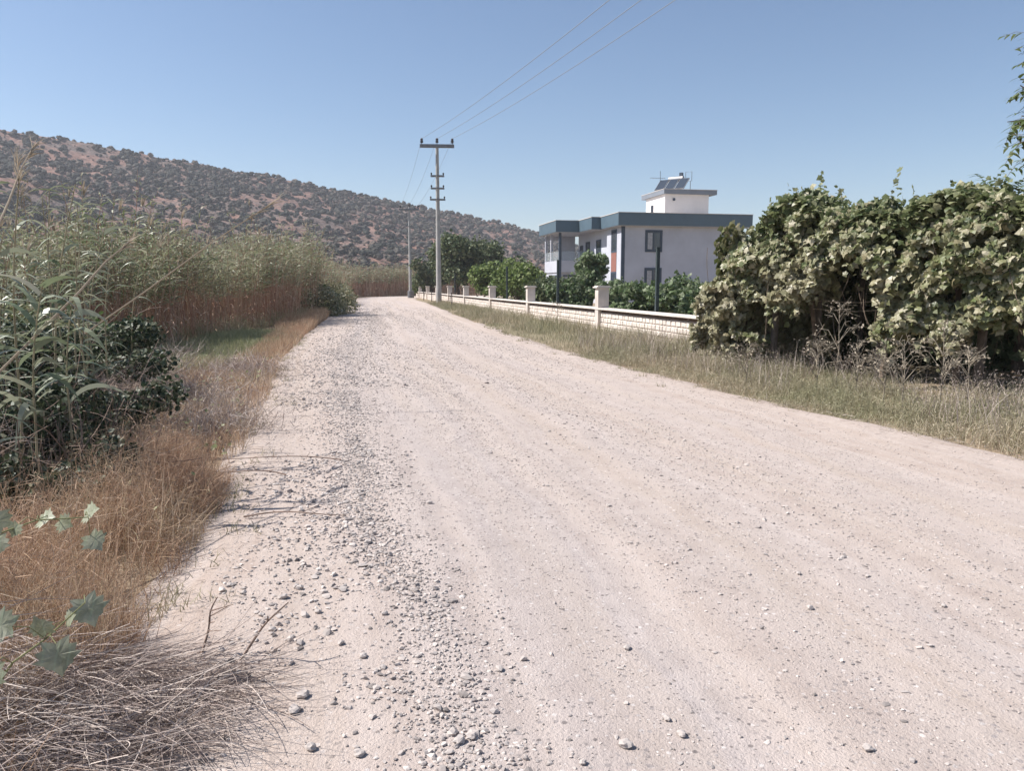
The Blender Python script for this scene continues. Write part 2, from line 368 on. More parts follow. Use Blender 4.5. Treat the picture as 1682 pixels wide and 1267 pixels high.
def hill_bush(bigv=1.0):
    """a shrub at hill distance: a rough dome with leaf clumps standing off it"""
    m_ = MB(); v, f = I1
    for k in range(3):
        c = rng.normal(size=3) * (.3, .3, .12); r = rng.uniform(.45, .75)
        m_.add(v * (r * rng.uniform(.72, 1.2, (len(v), 1))) * (1, 1, .85) + c + (0, 0, .45), f)
    P = rand_dir(90); P[:, 2] = abs(P[:, 2]); Pp = P * rng.uniform(.8, 1.12, (90, 1)) * (1, 1, .95) + (0, 0, .3)
    leaves(m_, Pp, P, .42, OVAL)
    return m_
protos = [hill_bush() for _ in range(5)]
# positions over the hillside
n_try = 90000
iu = rng.uniform(0, nb - 1.01, n_try); it_ = rng.uniform(0, 1, n_try) ** .8 * 93
i0 = iu.astype(int); j0 = it_.astype(int)
bxp = HX[j0, i0] + (HX[j0, i0 + 1] - HX[j0, i0]) * (iu - i0); fr_ = it_ - j0
byp = HY[j0, i0] + (HY[j0 + 1, i0] - HY[j0, i0]) * fr_
bzp = HZ[j0, i0] + (HZ[j0 + 1, i0] - HZ[j0, i0]) * fr_; bxp = bxp + (HX[j0 + 1, i0] - HX[j0, i0]) * fr_
dens = .5 * fbm(bxp / 40, byp / 40, 51, 4) + .5 * fbm(bxp / 13, byp / 13, 57, 3); keep = (rng.uniform(0, 1, n_try) < np.clip((dens - .36) * 3.2, .14, .75)) & (bxp / byp * FPX + CXP > -700) & (bxp / byp * FPX + CXP < 1260)
keep &= rng.uniform(0, 1, n_try) < np.clip(.35 + it_ / 92 * .8, 0, 1)
BP = np.stack([bxp, byp, bzp], 1)[keep]; bs_ = rng.uniform(.1, 1.0, len(BP)) ** 2.2 * 1.9 + .3
tall = rng.uniform(0, 1, len(BP)) < .02; bs_[tall] *= 1.25
ang = bs_ / np.linalg.norm(BP, axis=1); vis = (BP[:, 0] / BP[:, 1] * FPX + CXP > 0) & (BP[:, 0] / BP[:, 1] * FPX + CXP < 900)
order = np.argsort(-(ang * vis)); top = order[:300]; rest = order[300:]
pm = [None] * 5
for n_, k in enumerate(top):
    i = n_ % 5
    if pm[i] is None:
        o = protos[i].build('hillside_shrub', M['hill_shrub']); pm[i] = o
    else:
        o = pm[i].copy(); C.objects.link(o)
    o.location = BP[k]; o.scale = (bs_[k], bs_[k], bs_[k] * .9); o.rotation_euler = (0, 0, rng.uniform(0, 6.28))
    tag(o, 'low dark green shrub growing on the stony reddish hillside', 'shrub', 'shrubs scattered over the hillside')
mb = MB(); tris = [(np.vstack(p.v), p) for p in protos]
sub = []                                                             # lighter versions for the far crowd
for k in range(6):
    m_ = MB(); v, f = I1; m_.add(v * rng.uniform(.6, 1.15, (len(v), 1)) * (1, 1, .8) + (0, 0, .45), f)
    P = rand_dir(16); P[:, 2] = abs(P[:, 2]); leaves(m_, P * .85 + (0, 0, .3), P, .6, OVAL); sub.append(m_)
for i in range(6):
    r_ = rest[i::6]; n = len(r_); th = rng.uniform(0, 6.28, n); c, s_ = np.cos(th), np.sin(th)
    V0 = np.vstack(sub[i].v); Vr = np.stack([V0[None, :, 0] * c[:, None] - V0[None, :, 1] * s_[:, None], V0[None, :, 0] * s_[:, None] + V0[None, :, 1] * c[:, None], np.broadcast_to(V0[:, 2] * .9, (n, len(V0)))], -1)
    Vr = Vr * bs_[r_][:, None, None] + BP[r_][:, None]
    off = mb.n
    for F, m_i in sub[i].f:
        Fa = (F[None] + (np.arange(n) * len(V0))[:, None, None]).reshape(-1, F.shape[1])
        if F is sub[i].f[0][0]: mb.add(Vr.reshape(-1, 3), Fa)
        else: mb.f.append((Fa + off, 0))
tag(mb.build('hillside_scrub', M['hill_shrub']), 'dark scrub speckling the higher slopes of the reddish hill', 'scrub', kind='stuff')

# ------------------------------------------------------------------ gravel and stones
def stones(mb, X, Y, size, tpl, buried=.25, m=0):
    n = len(X); v, f = tpl; sh = rng.uniform(.5, 1.4, (60, len(v), 1)); k = rng.integers(0, 60, n)
    Vt = v[None] * sh[k]; ax = rng.uniform(.65, 1.35, (n, 1, 3)); ax[:, :, 2] *= .62; Vt = Vt * ax
    th = rng.uniform(0, 6.28, n)[:, None]; c, s_ = np.cos(th), np.sin(th)
    Vr = np.stack([Vt[..., 0] * c - Vt[..., 1] * s_, Vt[..., 0] * s_ + Vt[..., 1] * c, Vt[..., 2]], -1) * (size / 2)[:, None, None]
    z = road_z(X, Y) + size * (.20 - buried * .5)
    Vr = Vr + np.stack([X, Y, z], 1)[:, None]
    mb.add(Vr.reshape(-1, 3), (f[None] + (np.arange(n) * len(v))[:, None, None]).reshape(-1, 3), m)
def ridge_x(Y): return np.interp(Y, [0, 2.4, 5.2, 8, 11.4, 20, 40, 80], [.75, -.13, -1.05, -1.75, -2.5, -4.3, -7.6, -13.5])
mb = MB()
def spread(n, y0, y1, p=1.0):                                       # thins out toward the far end, no visible cut
    t_ = rng.uniform(0, 1, n) ** p; t_ = t_[rng.uniform(0, 1, n) > np.clip((t_ - .35) / .65, 0, 1) ** .8]
    return y0 + (y1 - y0) * t_
# windrow of heaped gravel
Yg = spread(13000, .2, 24, 1.7); Xg = ridge_x(Yg) + rng.normal(0, 1, len(Yg)) * (.05 + .021 * Yg) + .08 * np.sin(Yg * 2.1)
stones(mb, Xg, Yg, rng.gamma(2.2, .0030, len(Yg)) + .005 + .0006 * Yg, I0, .1)
Yg = spread(5000, 12, 80, 1.3); Xg = ridge_x(Yg) + rng.normal(0, 1, len(Yg)) * .7
stones(mb, Xg, Yg, rng.gamma(3, .005, len(Yg)) + .014 + .0002 * Yg, I0, .1)
# left shoulder
Yg = spread(12500, .2, 26, 1.6); u = rng.uniform(0, 1, len(Yg)) ** .7; Xg = left_edge(Yg) + .1 + u * (ridge_x(Yg) - left_edge(Yg) + .1)
k = fbm(Xg * 1.8, Yg * 1.2, 71, 3) > .50 - .08 * u; Xg, Yg = Xg[k], Yg[k]
stones(mb, Xg, Yg, rng.gamma(1.8, .0055, len(Yg)) + .006 + .0008 * Yg, I0, .12)
# over the carriageway
Yg = spread(46000, .2, 60, 1.9); Xg = rng.uniform(0, 1, len(Yg)) ** 1.25 * (right_edge(Yg) - ridge_x(Yg) - .8) + ridge_x(Yg)
k = fbm((Xg - left_edge(Yg)) * 2.2, Yg * .16, 77, 3) > rng.uniform(.3, .62, len(Yg)); Xg, Yg = Xg[k], Yg[k]
stones(mb, Xg, Yg, rng.gamma(1.6, .0040, len(Yg)) + .005 + .0006 * Yg, I0, .2)
Yg = spread(84000, .2, 20, 1.7); Xg = rng.uniform(0, 1, len(Yg)) ** 1.1 * (right_edge(Yg) - left_edge(Yg) - .5) + left_edge(Yg) + .2
k = fbm((Xg - left_edge(Yg)) * 3, Yg * .3, 79, 3) > rng.uniform(.3, .65, len(Yg)); Xg, Yg = Xg[k], Yg[k]
stones(mb, Xg, Yg, rng.uniform(.003, .008, len(Yg)) + .0007 * Yg, I0, .2)
tag(mb.build('gravel', M['stone']), 'loose grey gravel heaped in a windrow and strewn over the dirt road', 'gravel', kind='stuff')
# the largest single stones, placed where the photo shows them
spots = [(483, 1170, .055), (345, 908, .04), (378, 963, .045), (523, 1008, .04), (605, 893, .05), (465, 985, .05), (430, 1015, .035), (541, 1035, .035), (705, 827, .05), (820, 1097, .045), (1030, 1063, .04), (1028, 1222, .06), (1330, 1000, .045), (1120, 1205, .05),
         (498, 1145, .05), (510, 1230, .05), (590, 1238, .045), (596, 1080, .04), (775, 1210, .05), (755, 1218, .05), (632, 1012, .04), (1230, 943, .03), (1312, 941, .035), (1425, 1230, .045), (1550, 995, .035), (1210, 860, .03), (958, 1250, .04), (1000, 830, .04), (1425, 945, .03), (860, 1080, .04), (560, 1060, .04), (1095, 1180, .035)]
for (px_, py_, sz) in spots:
    Y_ = gdist(py_, .04); X_ = xat(px_, Y_, .04); m_ = MB(); v, f = I1
    v = v * rng.uniform(.72, 1.2, (len(v), 1)) * rng.uniform(.75, 1.3, 3) * (1, 1, .55) * sz * .42
    m_.add(v, f); o = m_.build('stone', M['stone']); o.location = (X_, Y_, float(road_z(X_, Y_)) + sz * .2); o.rotation_euler = (0, 0, rng.uniform(0, 6))
    tag(o, 'grey stone larger than the gravel lying loose on the dirt road', 'stone', 'larger loose stones on the road')

# ------------------------------------------------------------------ low wall with pillars
M['wall_block'] = leafmat('cream_wall_block', [(.60, .53, .47), (.66, .585, .52), (.71, .635, .57)], 0, .9)
M['wall_joint'] = plain('wall_joint', (.42, .355, .31), .95, .15, 3)
M['coping'] = plain('pale_coping', (.66, .59, .53), .85, .12, 2.5, .2, 30)
wd = Vector((-.2024, 1, 0)).normalized(); wn = Vector((wd.y, -wd.x, 0))      # along the wall; away from the road
W0, W1 = 17.0, 112.0; worg = np.array([wall_x(W0), W0, 0.0]); wlen = (W1 - W0) / wd.y
def wfr(V):                                                            # (along, out of the road, up) -> world
    V = np.asarray(V, float); return worg + V[:, 0:1] * np.array(wd) + V[:, 1:2] * np.array(wn) + V[:, 2:3] * np.array((0, 0, 1.0))
wall = thing('boundary_wall', 'low cream block wall with pillars running along the right of the road', 'wall', (wall_x(W0), W0, 0))
mb = MB(); mb.box((0, .04, -.1), (wlen, .22, .66), fr=wfr); mb.build('wall_body', M['wall_joint'], wall, world=True)
mb = MB()
for r_ in range(4):
    z0 = -.04 + r_ * .175; xx = -.12 * (r_ % 2)
    while xx < wlen - .1:
        L = random.choice((.26, .34, .42, .2)); g = random.uniform(-.004, .006)
        x0, x1 = max(0, xx), min(wlen, xx + L - .022); y0 = .012 + g; z1 = z0 + .155
        if x1 - x0 > .05:                                             # rock-faced block with bevelled rim
            e = .02
            V = [(x0, .05, z0), (x1, .05, z0), (x1, .05, z1), (x0, .05, z1), (x0 + e, y0, z0 + e), (x1 - e, y0, z0 + e), (x1 - e, y0 + random.uniform(-.008, .008), z1 - e), (x0 + e, y0 + random.uniform(-.008, .008), z1 - e)]
            mb.add(wfr(V), [(4, 5, 6, 7), (0, 1, 5, 4), (1, 2, 6, 5), (2, 3, 7, 6), (3, 0, 4, 7)])
        xx += L
mb.build('facing_blocks', M['wall_block'], wall, world=True)
mb = MB(); mb.box((0, -.11, .765), (wlen, .34, .82), fr=wfr); mb.build('coping', M['coping'], wall, world=True)
mb = MB(); mb.box((0, .05, .66), (wlen, .21, .765), fr=wfr); mb.build('coping_band', plain('coping_shade_brown', (.15, .105, .085), .9, .15, 3), wall, world=True)  # recess band under the coping; dark brown paints in the overhang's shadow
pils = [28, 39.4, 50.4, 62.3, 73, 84, 95, 106]
for Yp in pils:
    s0 = (Yp - W0) / wd.y
    mb = MB(); mb.box((s0 - .19, -.09, -.1), (s0 + .19, .31, 1.53), fr=wfr); p = mb.build('pillar', plain('pillar_render', (.60, .53, .475), .9, .12, 2.2) if Yp == 28 else M['pil'], wall, world=True)
    if Yp == 28: M['pil'] = p.data.materials[0]
    mb = MB(); mb.box((s0 - .26, -.16, 1.53), (s0 + .26, .38, 1.58), fr=wfr); mb.box((s0 - .21, -.11, 1.58), (s0 + .21, .33, 1.615), fr=wfr)
    c_ = mb.build('pillar_cap', M['coping'], p)
# tall dark posts behind the wall
labs = ['tall dark green metal post behind the wall in front of the house windows', 'dark green metal post behind the wall at the open corner of the house', 'dark green metal post behind the wall among light green trees', 'dark post behind the wall beside the foot of the pole, farthest away']
for Yp, lb in zip((23.7, 35.3, 47.1, 71.6), labs):
    t_ = thing('fence_post', lb, 'post', (wall_x(Yp) + .42, Yp, 0), math.atan2(wd.y, wd.x), 'tall dark posts behind the wall')
    mb = MB(); mb.box((-.05, -.05, 0), (.05, .05, 2.74)); mb.build('shaft', M['green_post'], t_)
    mb = MB(); mb.box((-.06, -.06, 2.74), (.06, .06, 2.77)); mb.build('cap', M['green_post'], t_)
# short stakes on the verge before the wall
for xs, Yp, lb in ((696, 88, 'short weathered stake on the verge left of the concrete pole'), (742, 62, 'short weathered stake on the verge right of the concrete pole'), (709, 80, 'slim pale stake on the verge close to the concrete pole')):
    mb = MB(); mb.tube([(0, 0, 0), (.02, 0, .5), (0, 0, 1.1)], [.05, .045, .04], 7)
    o = mb.build('marker_stake', M['wood']); o.location = (xat(xs, Yp), Yp, 0); tag(o, lb, 'stake')

# ------------------------------------------------------------------ utility poles and cables
def insulator(parent, x, z, s=1.0):
    m_ = MB(); prof = [(.03, 0), (.03, .12), (.13, .14), (.15, .20), (.07, .24), (.14, .27), (.15, .33), (.07, .37), (.13, .41), (.11, .50), (.05, .55)]
    m_.tube([(x, 0, z + h * s) for r, h in prof], [r * s for r, h in prof], 12); m_.build('insulator', M['insul'], parent, smooth=True)
ptop = 14.35
pole = thing('utility_pole', 'tall tapered concrete power pole with a wide top crossarm beside the wall', 'utility pole', (xat(721, 72), 72, 0), R(4), 'power poles along the road')
mb = MB(); mb.tube([(0, 0, -.2), (0, 0, 7), (0, 0, ptop)], [.26, .195, .135], 12); mb.build('shaft', M['concrete'], pole, smooth=True)
mb = MB(); mb.box((-1.55, -.22, ptop - .28), (1.55, -.10, ptop - .02)); mb.box((-1.55, .10, ptop - .28), (1.55, .22, ptop - .02)); mb.box((-.22, -.10, ptop - .24), (-.155, .10, ptop - .06)); mb.box((.155, -.10, ptop - .24), (.22, .10, ptop - .06)); mb.box((-1.5, -.1, ptop - .06), (-1.28, .1, ptop - .022)); mb.box((1.28, -.1, ptop - .06), (1.5, .1, ptop - .022))
mb.build('crossarm', M['steel'], pole)
insulator(pole, -1.38, ptop - .02); insulator(pole, 0, ptop, 1.0); insulator(pole, 1.38, ptop - .02)
for z_, hw in ((11.55, .62), (10.45, .62), (9.45, .70)):
    b_ = None; m_ = MB(); m_.box((-hw, -.29, z_ - .06), (hw, -.235, z_ + .05)); m_.box((-hw, .235, z_ - .06), (hw, .29, z_ + .05)); m_.box((-.27, -.235, z_ - .05), (-.215, .235, z_ + .03)); m_.box((.215, -.235, z_ - .05), (.27, .235, z_ + .03))
    b_ = m_.build('bracket', M['steel'], pole)
    for sx_ in (-1, 1):
        m_ = MB(); x_ = sx_ * (hw - .08); m_.tube([(x_, -.26, z_ + .05), (x_, -.26, z_ + .12), (x_, -.26, z_ + .2), (x_, -.26, z_ + .26)], [.03, .07, .08, .04], 8); m_.build('spool', M['insul'], b_)
Yf = 104.0; fz = zat(340, Yf)
pole2 = thing('utility_pole', 'thin concrete power pole farther down the road with a grey drum at its foot', 'utility pole', (xat(674.5, Yf), Yf, 0), R(0), 'power poles along the road')
mb = MB(); mb.tube([(0, 0, -.2), (0, 0, fz * .5), (0, 0, fz)], [.24, .18, .13], 10); mb.build('shaft', M['concrete'], pole2, smooth=True)
mb = MB(); mb.box((-1.3, -.18, fz - .45), (1.3, .18, fz - .2)); mb.build('crossarm', M['steel'], pole2)
for x_ in (-1.15, 0, 1.15): insulator(pole2, x_, fz - .2 if x_ else fz, .8)
mb = MB(); mb.box((-.5, -.22, fz - 2.6), (.5, -.16, fz - 2.5)); mb.build('bracket', M['steel'], pole2)
mb = MB(); mb.tube([(0, 0, 0), (0, 0, .02), (0, 0, .3), (0, 0, .33), (0, 0, .62), (0, 0, .65), (0, 0, .95), (0, 0, .97)], [.40, .42, .42, .44, .42, .44, .42, .36], 16)
o = mb.build('drum', M['drum']); o.location = (xat(674.5, Yf - 1) - .0, Yf - .75, 0); tag(o, 'dark grey round drum standing at the foot of the far pole', 'drum')
# three conductors run from the pole head over the field to the right and out of frame above the camera
def cable(a, b, sag, lb, rad=.0145):
    m_ = MB(); n = 40; a = np.array(a, float); b = np.array(b, float); t_ = np.linspace(0, 1, n)[:, None]
    P = a + (b - a) * t_; P[:, 2] -= 4 * sag * (t_ * (1 - t_))[:, 0]
    c = P[0].copy(); m_.tube(P - c, rad, 6); o = m_.build('power_cable', M['cable'], smooth=True); o.location = c
    tag(o, lb, 'power cable', 'power cables leaving the pole head')
px0, py0 = pole.location.x, pole.location.y
for xo, xt, lb in ((-1.38, 1000, 'left of the three overhead cables leaving the concrete pole'), (0, 1052, 'middle one of the three overhead cables leaving the concrete pole'), (1.38, 1108, 'right of the three overhead cables leaving the concrete pole')):
    a = (px0 + xo, py0, ptop + .5); Yh = 32.0; zt = zat(0, Yh); tgt = np.array((xat(xt, Yh, zt), Yh, zt))
    T = .54; b = np.array(a) + (tgt - np.array(a)) / T; zchord = b[2]; sag = .9
    b[2] = (tgt[2] + 4 * sag * T * (1 - T) - a[2]) / T + a[2]
    cable(a, b, sag, lb)
for xo, lb in ((-1.25, 'far left cable between the two poles'), (0, 'centre cable between the two poles'), (1.25, 'far right cable between the two poles')):
    cable((px0 + xo * 1.1, py0, ptop + .5), (pole2.location.x + xo * .92, Yf, fz + .3 if xo == 0 else fz + .2), .6, 'overhead ' + lb, .011)

# ------------------------------------------------------------------ house
M['plaster'] = plain('off_white_plaster', (.49, .495, .545), .9, .08, .5, .15, 40)
M['fascia'] = plain('anthracite_fascia', (.095, .14, .175), .38, .06, 1.2, spec=.5)
M['trim'] = plain('anthracite_trim', (.06, .08, .11), .5, .08, 2)
M['panel'] = plain('brick_red_panel', (.27, .12, .095), .8, .1, 4)
M['roofing'] = plain('roof_screed', (.42, .40, .38), .9, .1, 1)
mg, t, b, out = nodes('window_glass'); b.inputs['Base Color'].default_value = (.045, .055, .07, 1); b.inputs['Roughness'].default_value = .06; b.inputs['Specular IOR Level'].default_value = .8; M['glass'] = mg
M['curtain'] = plain('pale_reflection_curtain', (.40, .40, .42), .9, .2, 6)
mg, t, b, out = nodes('rail_glass'); b.inputs['Base Color'].default_value = (.85, .9, .92, 1); b.inputs['Roughness'].default_value = .05; b.inputs['Transmission Weight'].default_value = .85; b.inputs['IOR'].default_value = 1.05; M['rail_glass'] = mg
hrz = math.atan2(.2, .98)
hv = np.array((math.cos(hrz), math.sin(hrz))); hu = np.array((-hv[1], hv[0]))
F0 = np.array((xat(1016, 65, 7), 65.0)); ho = F0 + .5 * hv + .5 * hu
house = thing('modern_house', 'two storey off-white house with dark flat roof fascia and rooftop tower', 'house', (ho[0], ho[1], 0), hrz)
def hb(name, lo, hi, mat_, parent=house, extra=()):
    m_ = MB(); m_.box(lo, hi)
    for l, h in extra: m_.box(l, h)
    return m_.build(name, mat_, parent)
AL, AB = 10.9, 12.8                                            # main block: along the front, depth
hb('wall', (0, 0, 0), (AL, AB, 6.62), M['plaster'])
hb('roof', (-.5, -.5, 6.62), (AL + .7, 4.3, 7.66), M['fascia'], extra=[((-1.32, 4.3, 6.62), (AL + .7, 8.25, 7.66)), ((-3.55, 8.25, 6.62), (AL + .7, 14.9, 7.66))])
hb('roof_edging', (-.54, -.54, 7.66), (AL + .74, 4.26, 7.70), M['coping'], extra=[((-1.36, 4.26, 7.66), (AL + .74, 8.21, 7.70)), ((-3.59, 8.21, 7.66), (AL + .74, 14.94, 7.70))])
hb('soffit', (-.45, -.45, 6.585), (AL + .6, 4.3, 6.618), M['plaster'], extra=[((-1.27, 4.35, 6.585), (0, 8.3, 6.618)), ((-3.5, 8.3, 6.585), (0, 14.85, 6.618))])
hb('corner_trim', (-.03, -.03, 0), (.26, 0, 6.58), M['trim'], extra=[((-.03, 0, 0), (0, .12, 6.58))])
hb('downpipe', (AL - .18, -.10, 0), (AL - .07, -.004, 6.58), M['trim'])
def window(a0, a1, z0, z1, b_=0.0, side='front', panes=2, surround=.14):
    """front: wall facing the camera (normal -b); left: wall facing the road (normal -a), a0..a1 then run along b"""
    def fr(V):
        V = np.asarray(V, float)
        return V if side == 'front' else np.stack([V[:, 1], V[:, 0], V[:, 2]], 1)
    def bx(m_, lo, hi): m_.box(lo, hi, fr=fr)
    m_ = MB(); s_ = surround; y0, y1 = b_ - .05, b_ - .002
    bx(m_, (a0 - s_, y0, z1), (a1 + s_, y1, z1 + s_)); bx(m_, (a0 - s_, y0, z0 - s_), (a1 + s_, y1, z0)); bx(m_, (a0 - s_, y0, z0), (a0, y1, z1)); bx(m_, (a1, y0, z0), (a1 + s_, y1, z1))
    w_ = m_.build('window', M['trim'], house)
    m_ = MB(); bx(m_, (a0, b_ - .02, z0), (a1, b_ - .004, z1)); m_.build('pane', M['glass'], w_)
    m_ = MB(); f = .06; bx(m_, (a0, b_ - .04, z0), (a0 + f, b_ - .022, z1)); bx(m_, (a1 - f, b_ - .04, z0), (a1, b_ - .022, z1)); bx(m_, (a0 + f, b_ - .04, z1 - f), (a1 - f, b_ - .022, z1)); bx(m_, (a0 + f, b_ - .04, z0), (a1 - f, b_ - .022, z0 + f))
    for k in range(1, panes): c = a0 + (a1 - a0) * k / panes; bx(m_, (c - .05, b_ - .04, z0 + f), (c + .05, b_ - .022, z1 - f))
    m_.build('frame', M['trim'], w_)
    if side == 'front':
        m_ = MB(); bx(m_, (a0 + .09, b_ - .0216, z0 + .1), (a0 + (a1 - a0) / panes - .12, b_ - .0206, z1 - .1)); m_.build('curtain', M['curtain'], w_)  # pale sheet on first pane: painted reflection, and the wing window's curtain
    return w_
window(2.2, 3.45, 4.6, 6.15); window(2.2, 3.45, 1.45, 3.0)
window(1.35, 2.55, 4.55, 6.35, 0, 'left', 1, .08); window(1.35, 2.55, .5, 2.75, 0, 'left', 1, .08)
hb('brick_panel', (-.035, 1.27, 2.83), (-.003, 2.63, 4.47), M['panel'])
window(5.6, 6.9, 3.6, 5.75, 0, 'left', 1, .06); window(9.0, 10.2, 3.6, 5.75, 0, 'left', 1, .06); window(11.2, 12.1, 3.6, 5.5, 0, 'left', 1, .05)
# lower room under the far balcony and the balconies themselves
hb('lower_wall', (-3.0, 9.2, 0), (-.004, 14.2, 2.9), M['plaster'])
hb('balcony', (-3.1, 8.8, 2.9), (-.004, 14.3, 3.15), M['plaster'], extra=[((-3.1, 8.8, 3.15), (-3.0, 14.3, 4.0)), ((-3.0, 8.8, 3.15), (-.15, 8.92, 4.0)), ((-1.0, 4.6, 2.9), (-.004, 8.795, 3.15)), ((-1.0, 4.6, 3.15), (-.9, 8.795, 3.75))])
rl = hb('railing', (-3.08, 8.83, 4.9), (-3.02, 14.2, 4.95), M['steel'], extra=[((-3.02, 8.83, 4.9), (-.2, 8.89, 4.95)), ((-.98, 4.65, 4.3), (-.92, 8.79, 4.35))])
hb('rail_glass', (-3.06, 8.87, 4.02), (-3.045, 14.2, 4.88), M['rail_glass'], rl, extra=[((-3.03, 8.855, 4.02), (-.2, 8.865, 4.88)), ((-.955, 4.65, 3.77), (-.945, 8.79, 4.28))])
for a_, b_ in ((-3.06, 8.78), (-3.06, 14.1), (-3.06, 11.9)):
    hb('column', (a_ - .02, b_ - .02, 0 if b_ < 9 else 4.0), (a_ + .2, b_ + .2, 6.58), M['trim'] if b_ < 9 else M['plaster'])
hb('end_wall', (-1.5, 14.0, 3.16), (-.01, 14.2, 6.58), M['plaster'], extra=[((-2.84, 14.0, 6.1), (-1.5, 14.2, 6.58))])
window(-2.5, -1.0, .6, 2.6, 9.2, 'front', 2, .05); window(10.0, 12.8, .5, 2.6, -3.0, 'left', 3, .05)
# rooftop tower
ta0, tb0 = (lambda P: (float(np.dot(P - ho, hv)), float(np.dot(P - ho, hu))))(np.array((xat(1091, 70.5, 10), 70.5)))
hb('tower', (ta0 + .22, tb0 + .3, 7.66), (ta0 + 4.45, tb0 + 4.9, 9.82), plain('tower_plaster', (.72, .68, .66), .9, .04, 1))
hb('tower_roof', (ta0, tb0, 9.82), (ta0 + 5.1, tb0 + 5.6, 10.22), plain('tower_fascia', (.20, .22, .25), .5, .06, 1), extra=[])
hb('tower_roof_edging', (ta0 - .03, tb0 - .03, 10.22), (ta0 + 5.13, tb0 + 5.63, 10.25), M['coping'])
m_ = MB(); m_.box((ta0 + .19, tb0 + 3.0, 7.9), (ta0 + .217, tb0 + 3.6, 9.1)); m_.build('tower_window', M['glass'], house)
m_ = MB(); m_.tube([(ta0 + 1.05, tb0 + .29, 9.35), (ta0 + 1.05, tb0 + .2, 9.35)], [.11, .13], 10); m_.build('vent_cap', M['trim'], house)
# solar water heater, three tilted collectors with a tank above
sh = thing('solar_water_heater', 'solar water heater with three tilted collectors and a tank on the tower roof', 'solar heater', (*(ho + (ta0 + 1.6) * hv + (tb0 + 1.9) * hu), 10.25), hrz + R(-48), None)
for k in range(3):
    m_ = MB(); x0 = -1.45 + k * 1.0; c_, s_ = math.cos(R(40)), math.sin(R(40))
    def tl(V): V = np.asarray(V, float); return np.stack([V[:, 0], V[:, 1] * c_ - V[:, 2] * s_ - .75, V[:, 1] * s_ + V[:, 2] * c_ + .08], 1)
    m_.box((x0, 0, 0), (x0 + .9, 1.6, .08), fr=tl); p_ = m_.build('collector', M['steel'], sh)
    m_ = MB(); m_.box((x0 + .04, .04, .081), (x0 + .86, 1.56, .088), fr=tl); m_.build('collector_glass', M['glass'], p_)
m_ = MB(); m_.tube([(-.75, .75, 1.18), (-.7, .75, 1.18), (.7, .75, 1.18), (.75, .75, 1.18)], [.16, .26, .26, .16], 16); m_.build('tank', plain('tank_steel', (.35, .34, .34), .45, .1, 3, metal=.5), sh)
m_ = MB()
for x_ in (-1.4, -.5, .5, 1.4): m_.tube([(x_, .75, 0), (x_, .75, .95)], .025, 6)
m_.tube([(-1.4, .75, .02), (1.4, .75, .02)], .025, 6); m_.tube([(-1.4, .72, .94), (1.4, .72, .94)], .025, 6); m_.build('stand', M['steel'], sh)
m_ = MB(); m_.tube([(.9, .8, .9), (.9, .8, 1.75), (1.5, .8, 1.75), (1.5, .8, .9)], .025, 6); m_.build('pipe', M['steel'], sh)
m_ = MB(); m_.box((.3, .7, 1.45), (.6, .95, 1.75)); m_.build('float_box', M['trim'], sh)
an = thing('antenna', 'thin roof antenna left of the solar tank', 'antenna', (*(ho + (ta0 + .9) * hv + (tb0 + 3.2) * hu), 10.25), hrz)
m_ = MB(); m_.tube([(0, 0, 0), (0, 0, 2.0)], .025, 6); m_.build('mast', M['steel'], an)
m_ = MB(); m_.tube([(-1.0, 0, 1.35), (.5, 0, 1.35)], .018, 5)
for x_ in (-.9, -.6, -.3, .3): m_.tube([(x_, -.3, 1.35), (x_, .3, 1.35)], .01, 4)
m_.build('aerial', M['steel'], an)

# ------------------------------------------------------------------ trees and shrubs
def crown_pts(blobs, n):
    vol = np.array([b[3] * b[4] for b in blobs]); k = rng.choice(len(blobs), n, p=vol / vol.sum()); Bp = np.array(blobs)[k]
    d = rand_dir(n); r = rng.uniform(.35, 1.0, n) ** .45 * (1 + .45 * (fbm(d[:, 0] * 2.5 + k * 7, d[:, 1] * 2.5 + d[:, 2] * 2, 91, 2) - .5) * 2)
    return Bp[:, :3] + d * r[:, None] * np.stack([Bp[:, 3], Bp[:, 3], Bp[:, 4]], 1), d
def tree(name, label, cat, X, Y, H, Rr, n, lsize, mat_, tpl=OVAL, group=None, trunk_h=.3, nb_=9, z0=0, squash=.75, twigs=0):
    nb_ = int(nb_ * 1.6)
    t_ = thing(name, label, cat, (X, Y, 0), 0, group); m_ = MB(); blobs = []
    th = H * trunk_h
    m_.tube([(0, 0, -.05), (rng.normal() * .04 * H, rng.normal() * .04 * H, th * .6), (0, 0, th), (0, 0, H * .7)], [.035 * H ** .8 + .02, .026 * H ** .8 + .015, .02 * H ** .8 + .012, .01], 8)
    for k in range(nb_):
        a = k * 2.4 + rng.uniform(-.4, .4); rr = Rr * rng.uniform(.25, .72); zc = rng.uniform(th + .12 * H, H * .86) if k else H * .8
        if k == 0: rr = 0
        br = Rr * rng.uniform(.20, .46); c = (rr * math.cos(a), rr * math.sin(a), min(zc, H - br * squash)); blobs.append((*c, br, br * squash))
        m_.tube([(0, 0, th * rng.uniform(.5, 1)), (c[0] * .5, c[1] * .5, (th + c[2]) * .5), c], [.012 * H ** .8 + .008, .008 * H ** .8 + .005, .006], 5)
    m_.build('trunk', M['bark'], t_)
    P, d = crown_pts(blobs, n); cm = MB(); leaves(cm, P, d, lsize, tpl, 0, .5, 1.5)
    if twigs:                                                       # shoots that break the outline
        k = rng.choice(len(P), twigs); Q, dd = P[k], d[k]; dd = norm(dd + (0, 0, .9)); L = rng.uniform(.2, .5, twigs) * Rr * .5
        for j in range(7):
            leaves(cm, Q + dd * (L * (j + 1) / 7)[:, None], rand_dir(twigs), lsize * .8, tpl)
    cm.build('crown', mat_, t_); return t_
